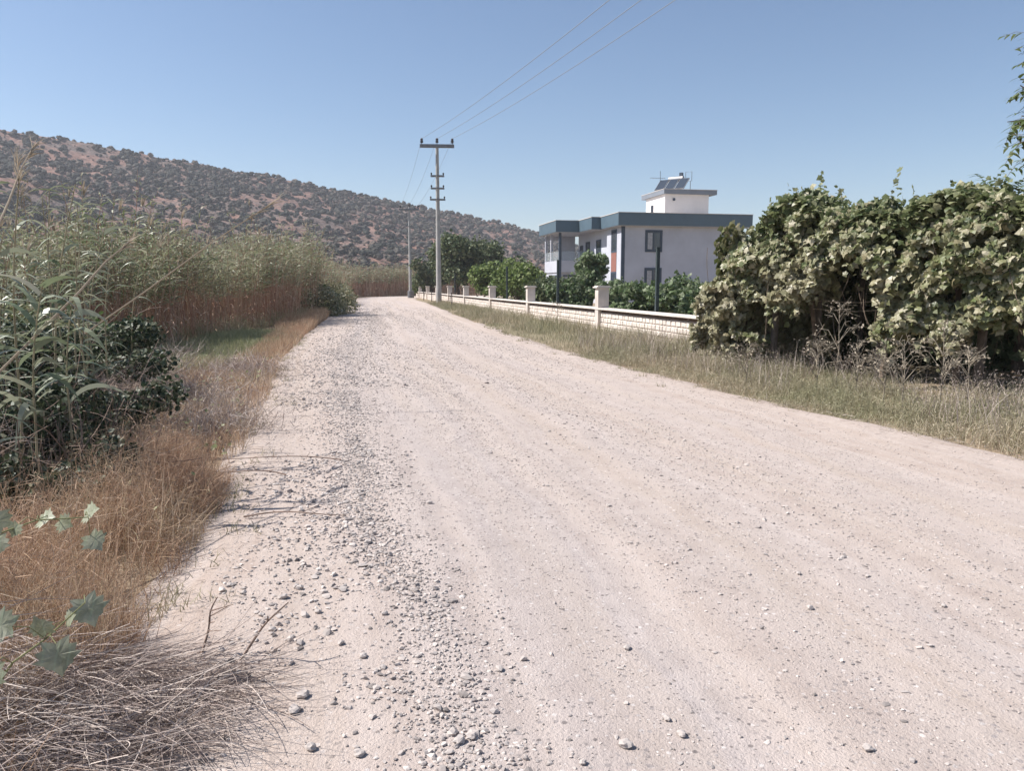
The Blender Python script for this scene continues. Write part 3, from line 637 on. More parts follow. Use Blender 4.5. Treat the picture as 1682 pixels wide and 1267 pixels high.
fg = 'shrubs behind the low wall'
tree('fig_bush', 'broad fig bush behind the wall right of the nearest dark post', 'bush', xat(1118, 27), 27.5, 1.95, 1.5, 2400, .17, M['fig'], LOBED, fg, .12, 10, twigs=30)
tree('fig_bush', 'fig bush behind the wall just left of the nearest dark post', 'bush', xat(1050, 29), 29.5, 1.8, 1.5, 2200, .17, M['fig'], LOBED, fg, .12, 10, twigs=30)
tree('fig_bush', 'low fig bush at the edge of the grapevine thicket', 'bush', xat(1165, 23), 23.5, 1.75, 1.2, 1800, .16, M['fig'], LOBED, fg, .12, 8, twigs=20)
tree('fig_bush', 'small bush behind the nearest wall pillar', 'bush', xat(1010, 34), 34, 1.9, 1.2, 1600, .17, M['fig'], LOBED, fg, .12, 8, twigs=20)
tree('fig_tree', 'upright dark green tree in front of the house balcony', 'tree', xat(972, 42), 42.0, 3.7, 1.15, 3200, .19, M['fig'], LOBED, fg, .22, 12, squash=.9, twigs=40)
tree('fig_bush', 'dark bush between two wall pillars under the balcony', 'bush', xat(938, 41), 40.5, 2.1, 1.5, 2200, .18, M['fig'], LOBED, fg, .12, 9, twigs=20)
tree('leafy_bush', 'bush behind the wall at the left corner of the house', 'bush', xat(900, 48), 49, 2.2, 1.8, 1900, .2, M['tree_dark'], ROUND, fg, .12, 9, twigs=20)
tree('leafy_tree', 'small light green tree left of the house behind the wall', 'tree', xat(850, 58), 59, 3.4, 2.4, 2600, .24, M['tree_light'], ROUND, fg, .2, 11, twigs=30)
tree('leafy_tree', 'rounded light green tree right of the concrete pole', 'tree', xat(812, 64), 66, 3.9, 2.5, 2800, .26, M['tree_light'], ROUND, fg, .2, 11, twigs=30)
tree('leafy_bush', 'dark low bush between the light green trees', 'bush', xat(876, 60), 64, 2.6, 2.2, 1700, .24, M['tree_dark'], ROUND, fg, .12, 9, twigs=20)
tree('olive_tree', 'large dark green tree rising just behind the concrete pole', 'tree', xat(748, 86), 88, 7.9, 3.9, 6500, .34, M['tree_dark'], ROUND, fg, .22, 15, twigs=60)
tree('olive_tree', 'wide dark green tree right of the large tree by the pole', 'tree', xat(785, 90), 92, 7.2, 3.6, 5200, .34, M['tree_dark'], ROUND, fg, .22, 14, twigs=50)
tree('olive_tree', 'mid green tree between the two poles', 'tree', xat(706, 98), 100, 5.6, 2.8, 3600, .32, M['tree_dark'], ROUND, fg, .18, 12, twigs=40)
tree('olive_tree', 'dark tree farther back toward the light green trees', 'tree', xat(828, 100), 104, 5.6, 3.6, 3600, .36, M['tree_dark'], ROUND, fg, .18, 12, twigs=40)
tree('leafy_bush', 'roadside bush behind the wall close to the far pole', 'bush', xat(694, 108), 109, 3.4, 1.9, 1700, .32, M['tree_light'], ROUND, fg, .15, 9, twigs=20)
# tree line along the foot of the hill
dist = [(560, 170, 6.5), (592, 185, 7), (622, 175, 5.5), (648, 190, 7.5), (676, 165, 6), (705, 180, 7), (738, 195, 7.5), (775, 175, 6), (806, 190, 7), (838, 170, 6), (868, 185, 7), (905, 175, 6), (940, 190, 6.5), (1215, 120, 6), (1255, 130, 6.5)]
for k, (x_, d_, h_) in enumerate(dist):
    tree('distant_tree', 'dark green tree in the row at the foot of the hill', 'tree', xat(x_, d_), d_, h_ * .8, h_ * .62, 1100, .6, M['tree_dark'] if k % 3 else M['fig'], ROUND, 'trees at the foot of the hill', .15, 9)

# ------------------------------------------------------------------ reeds
def reeds(name, label, X, Y, H, nl=12, lw=.036, ll=.45, sw=.012, plume=.04):
    mb = MB(); n = len(X); P = np.stack([X, Y, np.zeros(n)], 1); cl = fbm(X * .8, Y * .8, 211, 3); kk = cl + rng.uniform(-.1, .1, n) > .36; X, Y, H = X[kk], Y[kk], H[kk] * (.48 + 1.02 * cl[kk]) * np.where(rng.uniform(0, 1, kk.sum()) < .08, rng.uniform(1.1, 1.3, kk.sum()), 1); n = len(X); P = np.stack([X, Y, np.zeros(n)], 1); D = rand_dir(n) * .15; D[:, 2] = 1; D = norm(D)
    B = rand_dir(n) * .35; B[:, 2] = 0; s1 = norm(np.cross(D, rand_dir(n)))
    strips(mb, P, D, H, sw * 1.6, B, 3, 1, s1, .55); strips(mb, P, D, H, sw * 1.6, B, 3, 1, norm(np.cross(D, s1)), .55)
    for j in range(nl):
        t_ = .54 + .44 * (j + rng.uniform(0, 1, n)) / nl; q = P + (D + B * (t_ * .5)[:, None]) * (t_ * H)[:, None]
        a = j * 2.3 + rng.uniform(0, 2, n); d = np.stack([np.cos(a), np.sin(a), rng.uniform(.5, 1.6, n)], 1)
        bend = np.stack([np.cos(a) * .5 + .25, np.sin(a) * .5, rng.uniform(-2.2, -.5, n)], 1)
        L = ll * rng.uniform(.6, 1.25, n) * np.where(t_ > .9, .7, 1)
        mk = 0
        strips(mb, q, norm(d), L, lw * rng.uniform(.7, 1.3, n), bend, 3, mk)
    k = rng.uniform(0, 1, n) < .75                                    # withered lower leaves
    for j in range(3):
        t_ = rng.uniform(.12, .45, k.sum()); q = P[k] + D[k] * (t_ * H[k])[:, None]; d = rand_dir(k.sum()); d[:, 2] = -abs(d[:, 2]) * .5
        strips(mb, q, norm(d), ll * .7, lw * .7, np.array((0, 0, -1.5)), 2, 1)
    k = rng.uniform(0, 1, n) < plume; e = P[k] + (D[k] + B[k] * .5) * H[k][:, None]
    for j in range(7):
        d = rand_dir(k.sum()) * .35; d[:, 2] = 1; strips(mb, e - (0, 0, .1), norm(d), rng.uniform(.2, .4, k.sum()), lw * 1.1, rand_dir(k.sum()) * .3 + (.4, 0, -.3), 2, 2)
    return tag(mb.build(name, [M['reed_leaf'], M['reed_stem'], M['plume']]), label, 'reeds', kind='stuff')
def bed_front(Y): return left_edge(Y) - np.interp(Y, [7, 12, 18, 24, 32, 42, 60, 80, 110], [4.6, 4.5, 4.1, 3.1, 1.7, .8, 1.0, 1.0, .8])
n = 3000; Y = 13 + 30 * rng.uniform(0, 1, n) ** 1.15; X = bed_front(Y) - rng.uniform(0, 1, n) ** 1.6 * 3.5 + .2 * rng.normal(size=n)
n2 = 1500; Y2 = 12 + 34 * rng.uniform(0, 1, n2); X2 = bed_front(Y2) - 2.5 - rng.uniform(0, 12, n2)
X = np.concatenate([X, X2]); Y = np.concatenate([Y, Y2]); H = np.interp(Y, [12, 16, 24, 34, 44], [1.75, 1.95, 2.5, 2.95, 3.3]) + 1.0 * fbm(X * .35, Y * .35, 61, 3) + rng.normal(0, .28, len(X)) - .3
n2 = 1500; X = np.concatenate([X, rng.uniform(-21, -8.2, n2)]); Y = np.concatenate([Y, rng.uniform(2, 13, n2)]); H = np.concatenate([H, rng.uniform(1.7, 2.5, n2)])
reeds('reed_bed', 'tall green reed bed with red-brown stems along the left of the road', X, Y, H)
n = 2600; Y = 43 + 62 * rng.uniform(0, 1, n); X = bed_front(Y) - rng.uniform(0, 1, n) ** 1.4 * 9
reeds('reed_bed', 'farther stretch of tall reeds beyond the roadside bush on the left', X, Y, 2.7 + 1.1 * fbm(X * .2, Y * .2, 63, 3) + rng.normal(0, .2, n), 7, .06, .5, .025)
# far bank of reeds round the outside of the bend
n = 2600; s = rng.uniform(0, 1, n); Pb = np.array([(-26, 104), (-22.5, 113), (-19.5, 121), (-15, 127), (-8, 131), (4, 135)]); tt = s * 5; i = np.minimum(tt.astype(int), 4); f = (tt - i)[:, None]
Q = Pb[i] * (1 - f) + Pb[i + 1] * f + rng.normal(0, .5, (n, 2)); off = rng.uniform(0, 1, n) ** 1.3 * 10; Q = Q + np.array((-.6, .8)) * off[:, None]
reeds('reed_bed', 'distant reed bank closing the view where the road bends', Q[:, 0], Q[:, 1], 3.5 + .8 * fbm(Q[:, 0] * .2, Q[:, 1] * .2, 65, 3) + rng.normal(0, .25, n), 6, .11, .7, .04)

n = 9000; Y = 11 + 32 * rng.uniform(0, 1, n); X = bed_front(Y) + .35 - rng.uniform(0, 1, n) ** 1.5 * 1.6; k = fbm(X * 1.2, Y * 1.2, 221, 3) > .42; X, Y = X[k], Y[k]
mb = MB(); P = np.stack([X, Y, X * 0], 1); grass(mb, P, .2 + .75 * fbm(X * .8, Y * .8, 223, 2) * rng.uniform(.5, 1.2, len(X)), .012, 1.1, 4); k = rng.choice(len(P), 3500); leaves(mb, P[k] + np.stack([X[k] * 0, X[k] * 0, rng.uniform(.05, .6, len(k))], 1), rand_dir(len(k)), .06, OVAL, 1)
tag(mb.build('weeds', [M['verge'], M['green_grass']]), 'dusty weeds and dead stems tangled at the foot of the reed bed', 'weeds', kind='stuff')
def giant_reed(x_, Y_, top_y, lb, lean=(0, 0), n=11, ll=.55, lw=.042, plume=False, bare=.25):
    X_ = xat(x_, Y_); H = zat(top_y, Y_); t_ = thing('giant_reed', lb, 'reed', (X_, Y_, 0), 0, 'tall reed stalks at the near left')
    tt = np.linspace(0, 1, 9); P = np.stack([lean[0] * tt ** 1.6 + .02 * np.sin(tt * 7), lean[1] * tt ** 1.6, H * tt], 1)
    m_ = MB(); m_.tube(P, np.linspace(.011, .004, 9), 7); m_.build('stem', M['reed_stem2'], t_, smooth=True)
    m_ = MB()
    for j in range(n):
        t1 = bare + (1 - bare) * (j + .3) / n; q = np.array([[np.interp(t1, tt, P[:, c]) for c in range(3)]]); a = j * math.pi + random.gauss(0, .55) + .3
        d = norm(np.array([[math.cos(a), math.sin(a) * .8, random.uniform(.7, 1.7)]])); bd_ = np.array([[math.cos(a) * .6, math.sin(a) * .3, -random.uniform(1.0, 3.4)]])
        sd = norm(np.cross(d, np.array([[0.1, .2, 1.0]])) + rng.normal(0, .35, (1, 3)))
        strips(m_, q, d, ll * random.uniform(.7, 1.25) * (1 - .25 * t1), lw * random.uniform(.7, 1.2), bd_, 8, 0, sd)
    m_.build('blades', M['reed_near'], t_)
    if plume:
        m_ = MB(); e = P[-1]; k = 60; z = rng.uniform(-.25, .12, k); q = e + np.stack([0 * z, 0 * z, z], 1) + (P[-1] - P[-2]) / .12 * 0
        d = rand_dir(k) * .5; d[:, 2] = 1; strips(m_, q, norm(d), rng.uniform(.08, .2, k), .006, np.array((.5, 0, -.6)), 3); m_.build('plume', M['plume'], t_)
    return t_
M['reed_stem2'] = plain('near_reed_stem', (.32, .27, .17), .7, .25, 6)
giant_reed(38, 5.6, 292, 'tallest near reed stalk at the left edge with a pale plume', (.15, 0), 18, .5, .036, True)
giant_reed(88, 6.6, 300, 'near reed stalk with arching blades against the hill', (.3, .1), 18, .5, .036, False)
giant_reed(5, 6.2, 330, 'near reed stalk at the very left edge of the view', (-.1, 0), 18, .5, .036)
giant_reed(60, 5.4, 462, 'nearest reed stalk with broad drooping silvery blades', (.16, 0), 17, .62, .062, False, .42)
giant_reed(118, 5.8, 485, 'short near reed with drooping blades right of the nearest stalk', (.05, .1), 13, .5, .055, False, .45)
giant_reed(140, 8.2, 372, 'reed stalk with curled blades right of the tall ones', (.35, 0), 15, .45, .035)
for k in range(12): giant_reed(random.uniform(-20, 165), random.uniform(6.4, 9.0), random.uniform(300, 440), 'slender reed stalk in the tangle of reeds at the left edge', (random.uniform(-.3, .5), random.uniform(-.2, .2)), 15, random.uniform(.35, .5), .022)
giant_reed(-30, 5.0, 380, 'reed stalk leaning in from beyond the left edge', (.3, 0), 16, .55, .04)
giant_reed(175, 9.4, 400, 'slimmer reed stalk in front of the reed bed', (.2, 0), 10, .4, .03)
giant_reed(215, 10.4, 425, 'reed stalk standing behind the bramble bush', (.25, 0), 10, .4, .03)
# the long dry stalk that leans across the reed bed
def dry_stalk(x0, y0, x1, y1, Y_, lb, r=.010):
    a = np.array((xat(x0, Y_, zat(y0, Y_)), Y_, zat(y0, Y_))); b = np.array((xat(x1, Y_ + .6, zat(y1, Y_ + .6)), Y_ + .6, zat(y1, Y_ + .6)))
    d = b - a; a2 = a - d * (a[2] / max(d[2], .2)) * .8; a2 = np.array((a2[0], a2[1], max(a2[2], 0.02))); g = np.array((a2[0] - .15, a2[1], 0.0))
    t_ = thing('dry_reed_stalk', lb, 'reed', tuple(g), 0, 'bleached reed stalks'); P = np.array([g - g, a2 - g, a - g, (a + b) / 2 - g + (0, 0, .03), b - g]); m_ = MB(); m_.tube(P, [r, r, r * .9, r * .7, r * .3], 6); m_.build('stem', M['plume'], t_)
    m_ = MB(); k = 26; tt = rng.uniform(.75, 1, k)[:, None]; q = (a - g) + (b - a) * tt; dd = norm((b - a)[None] / np.linalg.norm(b - a) + rand_dir(k) * .35); strips(m_, q, dd, rng.uniform(.08, .22, k), .012, np.array((0, 0, -.5)), 3); m_.build('plume', M['plume'], t_)
dry_stalk(240, 478, 455, 328, 9.2, 'long bleached dry stalk leaning right across the reed bed', .013)
dry_stalk(130, 480, 215, 395, 6.0, 'shorter bleached dry stalk leaning right near the left edge')
dry_stalk(15, 330, 55, 240, 5.4, 'upright dry plumed stalk reaching above the hillside at far left', .008)

# ------------------------------------------------------------------ left roadside growth
def cloud(blobs, n): return crown_pts(blobs, n)
def bush(name, label, cat, X, Y, blobs, n, ls, mat_, tpl, nstem=60, group=None, stem_m='twig'):
    t_ = thing(name, label, cat, (X, Y, 0), 0, group); P, d = crown_pts(blobs, n); P[:, 2] = np.abs(P[:, 2]); m_ = MB(); leaves(m_, P, d + (0, 0, .3), ls, tpl, 0, .3, 1.6); m_.build('leaves', mat_, t_)
    m_ = MB(); q, d2 = crown_pts(blobs, nstem * 3); q[:, 2] = abs(q[:, 2]); D = rand_dir(len(q)); strips(m_, q, D, rng.uniform(.3, .9, len(q)), .007, rand_dir(len(q)) * .8 + (0, 0, -.5), 5, taper=.3)
    st = rng.normal(0, .3, (nstem, 3)); st[:, 2] = 0; D = rand_dir(nstem); D[:, 2] = 1.3; strips(m_, st, norm(D), rng.uniform(.3, .8, nstem), .010, rand_dir(nstem) * .7, 6, taper=.4); m_.build('stems', M[stem_m], t_)
    return t_
def scatter_blobs(n, x0, x1, y0, y1, zt, r0, r1): return [(random.uniform(x0, x1), random.uniform(y0, y1), random.uniform(.1, zt), (q_ := random.uniform(r0, r1)), q_ * random.uniform(.6, 1.1)) for _ in range(n)]
bush('bramble_bush', 'dark leafy bramble thicket at the left under the reeds', 'bramble', -5.6, 9.0, scatter_blobs(38, -1.8, .95, -1.6, 2.0, 1.0, .18, .44), 20000, .062, M['bramble'], ROUND, 110)
bush('bramble_bush', 'paler bindweed-covered mound at the back of the bramble thicket', 'bramble', -7.6, 10.6, scatter_blobs(24, -1.6, 1.2, -1.3, 1.6, 1.25, .25, .5), 8000, .07, M['vine'], ROUND, 160)
bush('bramble_bush', 'low dark bramble mound nearest the camera at the left edge', 'bramble', -4.2, 6.8, scatter_blobs(30, -1.4, .65, -.9, 1.1, .62, .14, .36), 14000, .055, M['bramble'], ROUND, 120)
bush('bramble_bush', 'ragged dark weedy mound at the lower left above the orange grass', 'bramble', -3.45, 5.7, scatter_blobs(24, -.75, .5, -.75, .7, .36, .10, .25), 9500, .045, M['bramble'], ROUND, 100)
bush('leafy_shrub', 'grey-green leafy shrub between bramble and reed bed', 'shrub', -8.6, 13.5, [(0, 0, .7, 1.1, .7), (.9, .6, .5, .8, .5), (-1.3, -.4, .8, 1.1, .8), (.2, -1.0, .5, .8, .5)], 7000, .1, M['fig'], ROUND, 60)
bush('leafy_shrub', 'dark roadside shrub casting shade where the reeds meet the road', 'shrub', -9.9, 41.0, [(0, 0, .7, 1.0, .8), (-.8, 1.8, .8, 1.3, 1.0), (.2, 3.4, .6, .9, .7), (-1.2, -1, .9, 1.2, .9), (-1.0, 5.0, .9, 1.2, .9), (.3, 1.4, .3, .6, .35), (.5, -.6, .3, .5, .3), (-.3, .8, 1.3, .6, .5)], 9000, .11, M['vine'], ROUND, 160)
bush('leafy_shrub', 'shrub farther along the left roadside beyond the dark one', 'shrub', -13.6, 62.0, [(0, 0, .6, 1.0, .8), (-.8, 2.2, .8, 1.3, 1.0), (-1.4, 5.4, .8, 1.2, .9)], 4500, .16, M['vine'], ROUND, 40)
def strip_pts(n, y0, y1, o0, o1, p=1.0, edge=left_edge, sgn=-1, thr=None, seed=0, sc_=1.2):
    Y = y0 + (y1 - y0) * rng.uniform(0, 1, n) ** p; o = rng.uniform(0, 1, n); a = np.interp(Y, *o0) if isinstance(o0, tuple) else o0; b = np.interp(Y, *o1) if isinstance(o1, tuple) else o1
    X = edge(Y) + sgn * (a + (b - a) * o); k = np.ones(n, bool)
    if thr: k = fbm(X * sc_, Y * sc_, seed, 3) + rng.uniform(-.12, .12, n) > thr
    return np.stack([X[k], Y[k], np.full(k.sum(), -.02)], 1)
# orange dry grass: near clump and the strip running along the road
mb = MB()
P = strip_pts(12500, 3.0, 6.6, .02, ([3, 4, 5, 6.6], [1.5, 2.0, 1.3, .9]), thr=.45, seed=101); h = (.30 + .42 * fbm(P[:, 0] * 1.2, P[:, 1] * 1.2, 103, 2)) * np.clip((left_edge(P[:, 1]) - P[:, 0]) * 1.5 + .25, .25, 1); h = h * rng.uniform(.55, 1.15, len(P)); grass(mb, P, h, .0042, 1.0, 4)
k = rng.choice(len(P), 9000); D = rand_dir(len(k)); D[:, 2] = abs(D[:, 2]) * .7; strips(mb, P[k] + np.stack([0 * h[k], 0 * h[k], h[k] * rng.uniform(.1, .9, len(k))], 1), norm(D), rng.uniform(.06, .25, len(k)), .0035, rand_dir(len(k)) * .9 + (0, 0, -.3), 4)
k = rng.choice(len(P), 2500); leaves(mb, P[k] + np.stack([0 * h[k], 0 * h[k], h[k] * rng.uniform(.7, 1.05, len(k))], 1), rand_dir(len(k)), .022, SLIM)
P = strip_pts(8500, 6.8, 15, .0, ([7, 10, 15], [1.5, 1.4, 1.8]), thr=.46, seed=105); h = (.14 + .30 * fbm(P[:, 0], P[:, 1], 107, 2)); grass(mb, P, h, .0065, .9, 3)
P = strip_pts(14000, 14, 44, .0, ([14, 18, 24, 30, 44], [1.2, .9, .9, 1.5, .8]), 1.1, thr=.3, seed=109); h = (.16 + .62 * np.clip((P[:, 1] - 16) / 16, 0, 1) * fbm(P[:, 0] * .7, P[:, 1] * .7, 111, 2) + .05); grass(mb, P, h, .013, .7, 3)
P = strip_pts(9000, -1.5, 3.2, .05, 2.6, thr=.36, seed=241); grass(mb, P, rng.uniform(.12, .5, len(P)), .004, 1.0, 3)
k = 700; P = strip_pts(k, 3.0, 7, .1, 2.0)
grass(mb, P, rng.uniform(.45, .75, len(P)), .004, .3, 4)
tag(mb.build('dry_grass', M['dry']), 'orange-brown dry grass growing along the left edge of the road', 'dry grass', kind='stuff')
# green grass patch behind it
mb = MB(); P = strip_pts(16000, 13.5, 27, ([13, 20, 27], [.9, .5, .6]), ([13, 20, 27], [3.9, 3.4, 2.4]), thr=.36, seed=121); grass(mb, P, .12 + .28 * fbm(P[:, 0], P[:, 1], 123, 2), .011, .9, 3)
tag(mb.build('green_grass', M['green_grass']), 'patch of low green grass between the dry strip and reed bed', 'grass', kind='stuff')
# undergrowth under the brambles and reeds
mb = MB(); P = strip_pts(12000, 4.5, 14, ([4.5, 7, 14], [1.6, 1.5, 1.4]), ([4.5, 14], [3.6, 6.5])); D = rand_dir(len(P)); D[:, 2] = abs(D[:, 2]) * .6 + .1; strips(mb, P + rng.uniform(0, .5, (len(P), 1)) * (0, 0, 1), norm(D), rng.uniform(.2, .6, len(P)), .006, rand_dir(len(P)) * .8, 4)
tag(mb.build('undergrowth', M['straw']), 'tangled brown dead stems beneath the brambles on the left', 'undergrowth', kind='stuff')
mb = MB(); n = 9000; Y = rng.uniform(-1, 12, n); X = left_edge(Y) - 2.2 - rng.uniform(0, 7, n); k = fbm(X, Y, 243, 3) > .42; X, Y = X[k], Y[k]; grass(mb, np.stack([X, Y, X * 0 - .02], 1), rng.uniform(.15, .6, len(X)), .012, 1.0, 3)
tag(mb.build('rough_grass', M['verge']), 'rough weedy grass on the low ground left of the brambles', 'grass', kind='stuff')
# brushy mounds of dead weed on the verge
for (x_, y_, r_, lb) in ((345, 712, .8, 'grey-brown mound of dead weeds by the left road edge, nearest'), (400, 622, 1.0, 'mound of dry purple-brown weeds farther up the left verge'), (300, 668, 1.05, 'brown tangle of dead weeds against the bramble thicket'), (232, 742, .55, 'low dead weed tangle in front of the dark bramble')):
    Y_ = gdist(y_); X_ = xat(x_, Y_); t_ = MB(); n = 2200; P = rng.normal(0, .42, (n, 3)) * r_; P[:, 2] = abs(P[:, 2]) * .35; D = rand_dir(n); D[:, 2] = abs(D[:, 2]) + .25
    strips(t_, P, norm(D), rng.uniform(.08, .3, n) * (r_ + .3), .0055, rand_dir(n) * .9 + (0, 0, -.3), 4); o = t_.build('dead_weed_mound', M['straw']); o.location = (X_, Y_, 0); tag(o, lb, 'dead weeds')
mb = MB(); P = strip_pts(5200, 3.4, 15, .05, 1.9, thr=.50, seed=251, sc_=1.7); D = rand_dir(len(P)); D[:, 2] = abs(D[:, 2]) * .7 + .1; strips(mb, P + (0, 0, .04), norm(D), rng.uniform(.1, .34, len(P)), .0045, rand_dir(len(P)) * .9 + (0, 0, -.3), 4, 0)
P = strip_pts(1700, 4.5, 15, .1, 1.9, thr=.54, seed=257, sc_=1.4); leaves(mb, P + np.stack([P[:, 0] * 0, P[:, 0] * 0, rng.uniform(.04, .3, len(P))], 1), np.tile((0, 0, 1.0), (len(P), 1)), .045, ROUND, 1)
tag(mb.build('trampled_weeds', [M['straw'], M['green_grass']]), 'trampled grey stalks and small green weeds mixed through the left dry strip', 'weeds', kind='stuff')
# cut straw lying at the near left corner
mb = MB(); n = 5200; a = rng.uniform(0, 1, n)
Xs = -2.05 + 1.0 * rng.uniform(0, 1, n) ** .9; Ys = 1.8 + 1.3 * rng.uniform(0, 1, n); hgt = np.clip(.24 - (Xs + 1.7) * .36, .02, .4) * (.5 + fbm(Xs * 3, Ys * 3, 203, 2)) * rng.uniform(0, 1, n) ** .8 * np.clip((3.15 - Ys) * 2.2, .15, 1)
k = (Xs < -1.12 + .10 * np.sin(Ys * 5) + rng.normal(0, .08, n)) & (fbm(Xs * 4, Ys * 4, 201, 3) > .36); Xs, Ys, hgt = Xs[k], Ys[k], hgt[k]; n = len(Xs)
th = rng.normal(-.35, .75, n) + 2.5 * (fbm(Xs * 2.5, Ys * 2.5, 205, 2) - .5); D = np.stack([np.cos(th), np.sin(th), rng.normal(.12, .28, n)], 1)
strips(mb, np.stack([Xs, Ys, hgt + .03], 1), norm(D), rng.uniform(.12, .48, n), rng.uniform(.0018, .0042, n), rand_dir(n) * .5 + (0, 0, -.35), 6, taper=.5)
k = rng.choice(n, 1500); leaves(mb, np.stack([Xs[k], Ys[k], hgt[k] * rng.uniform(.4, 1.1, len(k)) + .03], 1), rand_dir(len(k)), .03, SLIM); k = rng.choice(n, 1800); D = rand_dir(len(k)); D[:, 2] = abs(D[:, 2]) * .6; strips(mb, np.stack([Xs[k], Ys[k], hgt[k]], 1), norm(D), rng.uniform(.04, .16, len(k)), .0016, rand_dir(len(k)), 4)
tag(mb.build('straw', M['straw']), 'grey heap of dead grass stalks spilling onto the road at bottom left', 'straw', kind='stuff')
mb = MB(); P = np.stack([rng.uniform(-3.0, -1.6, 5500), rng.uniform(1.9, 3.3, 5500), np.zeros(5500)], 1); grass(mb, P, rng.uniform(.15, .5, len(P)), .0038, .6, 4)
tag(mb.build('dry_grass', M['dry']), 'rust-coloured dry grass in the bottom left corner', 'dry grass', kind='stuff')
# thin runners and fallen twigs on the sand
for k, (x0, y0, L_, a_) in enumerate(((560, 757, 1.1, 3.2), (400, 850, .7, .1), (395, 1092, .30, .9), (330, 1085, .28, 1.4), (470, 780, .6, 2.9))):
    Y_ = gdist(y0, .04); X_ = xat(x0, Y_, .04); m_ = MB(); tt = np.linspace(0, 1, 8); P = np.stack([np.cos(a_) * tt * L_, np.sin(a_) * tt * L_ * .35 + .03 * np.sin(tt * 6), .012 + .03 * np.sin(tt * 3) + (0 if k < 2 or k == 4 else .22) * tt], 1); m_.tube(P, np.linspace(.006, .003, 8), 5)
    for j in range(4): c = P[2 + j]; m_.tube([c, c + np.array((random.uniform(-.06, .1), random.uniform(-.08, .08), .03))], [.003, .0015], 4)
    o = m_.build('twig', M['twig']); o.location = (X_, Y_, float(road_z(X_, Y_))); tag(o, ['long thin twig lying from the verge toward the gravel', 'bent twig on the sandy shoulder', 'short twig rising out of the straw heap', 'twig stub upright at the edge of the straw', 'thin curved twig on the pale shoulder'][k], 'twig')

# vine shoots with lobed leaves reaching in at the near left
def lobed_leaf(q, T, Nn, s):
    pts = [(0, 0), (-.10, .18), (-.16, .42), (.10, .38), (.14, .62), (.36, .52), (.42, .74), (.60, .42), (.72, .40), (.78, .22), (1.08, 0)]
    out = pts + [(x, -y) for x, y in pts[-2:0:-1]]; c = (.36, 0); V = [(c[0], c[1], .05)]
    for r_ in (.5, 1.0):
        for x, y in out:
            xx, yy = c[0] + (x - c[0]) * r_, c[1] + (y - c[1]) * r_; V.append((xx, yy, .05 + .10 * abs(yy) - .16 * r_ * r_ * (xx - c[0]) ** 2 + random.uniform(-.012, .012)))
    n = len(out); F3 = [(0, 1 + i, 1 + (i + 1) % n) for i in range(n)]; F4 = [(1 + i, 1 + n + i, 1 + n + (i + 1) % n, 1 + (i + 1) % n) for i in range(n)]
    T = np.array(T) / np.linalg.norm(T); Nn = np.array(Nn, float); Nn -= Nn.dot(T) * T; Nn /= np.linalg.norm(Nn); B = np.cross(Nn, T); V = np.array(V) * s
    return np.array(q) + V[:, :1] * T + V[:, 1:2] * B + V[:, 2:3] * Nn, F3, F4
mt, t, b, out = nodes('near_vine_leaf'); g = opos(t)
vein = N(t, 'ShaderNodeTexWave'); vein.inputs['Scale'].default_value = 9; vein.inputs['Distortion'].default_value = 3; t.links.new(g, vein.inputs[0])
c_ = mix(t, ramp(t, noise(t, g, 14, 4), [(.35, 0), (.7, 1)]), (.22, .23, .14), (.42, .42, .32)); c_ = mix(t, ramp(t, vein.outputs[0], [(.88, 0), (1, .5)]), c_, (.34, .40, .27))
t.links.new(c_, b.inputs['Base Color']); b.inputs['Roughness'].default_value = .45; tr = t.nodes.new('ShaderNodeBsdfTranslucent'); t.links.new(c_, tr.inputs[0]); ms = t.nodes.new('ShaderNodeMixShader'); ms.inputs[0].default_value = .25; t.links.new(b.outputs[0], ms.inputs[1]); t.links.new(tr.outputs[0], ms.inputs[2]); t.links.new(ms.outputs[0], out.inputs[0]); M['near_leaf'] = mt
def vine_shoot(lb, pts, lv):
    P = [np.array((xat(x, Y_, zat(y, Y_)), Y_, zat(y, Y_))) for x, y, Y_ in pts]; base = np.array((P[0][0] - .15, P[0][1], 0.0)); t_ = thing('vine_shoot', lb, 'vine', tuple(base), 0, 'vine shoots at the near left')
    m_ = MB(); m_.tube([base - base] + [p - base for p in P], np.linspace(.005, .0022, len(P) + 1), 6); m_.build('stem', M['vine_stem'], t_)
    for (x, y, Y_, s, ang, tilt) in lv:
        q = np.array((xat(x, Y_, zat(y, Y_)), Y_, zat(y, Y_))) - base; T = (math.cos(ang), -.25, math.sin(ang)); Nn = (math.sin(tilt) * .6, -math.cos(tilt), .75 + .3 * math.sin(tilt * 3))
        V_, F3, F4 = lobed_leaf(q, T, Nn, s); m2 = MB(); m2.add(V_, F3); m2.f.append((np.array(F4), 0)); m2.build('leaf', M['near_leaf'], t_, smooth=False)
        k = min(range(len(P)), key=lambda i: np.linalg.norm(P[i] - base - q)); m2 = MB(); m2.tube([P[k] - base, (P[k] - base + q) / 2 + (0, 0, .02), q], .0016, 5); m2.build('leaf_stalk', M['vine_stem'], t_)
M['vine_stem'] = plain('green_vine_stem', (.22, .22, .10), .7, .2, 20)
vine_shoot('vine shoot with pale lobed leaves at the left edge above the straw', [(-40, 1180, 2.3), (20, 1090, 2.35), (75, 1050, 2.4), (140, 990, 2.45)],
           [(20, 1030, 2.3, .085, math.pi * .95, .2), (78, 1040, 2.4, .07, 2.0, -.4), (92, 1058, 2.35, .10, -1.3, .3), (138, 985, 2.5, .095, -1.1, .5), (110, 1020, 2.45, .045, .6, 0), (-10, 1090, 2.2, .09, -1.8, 0)])
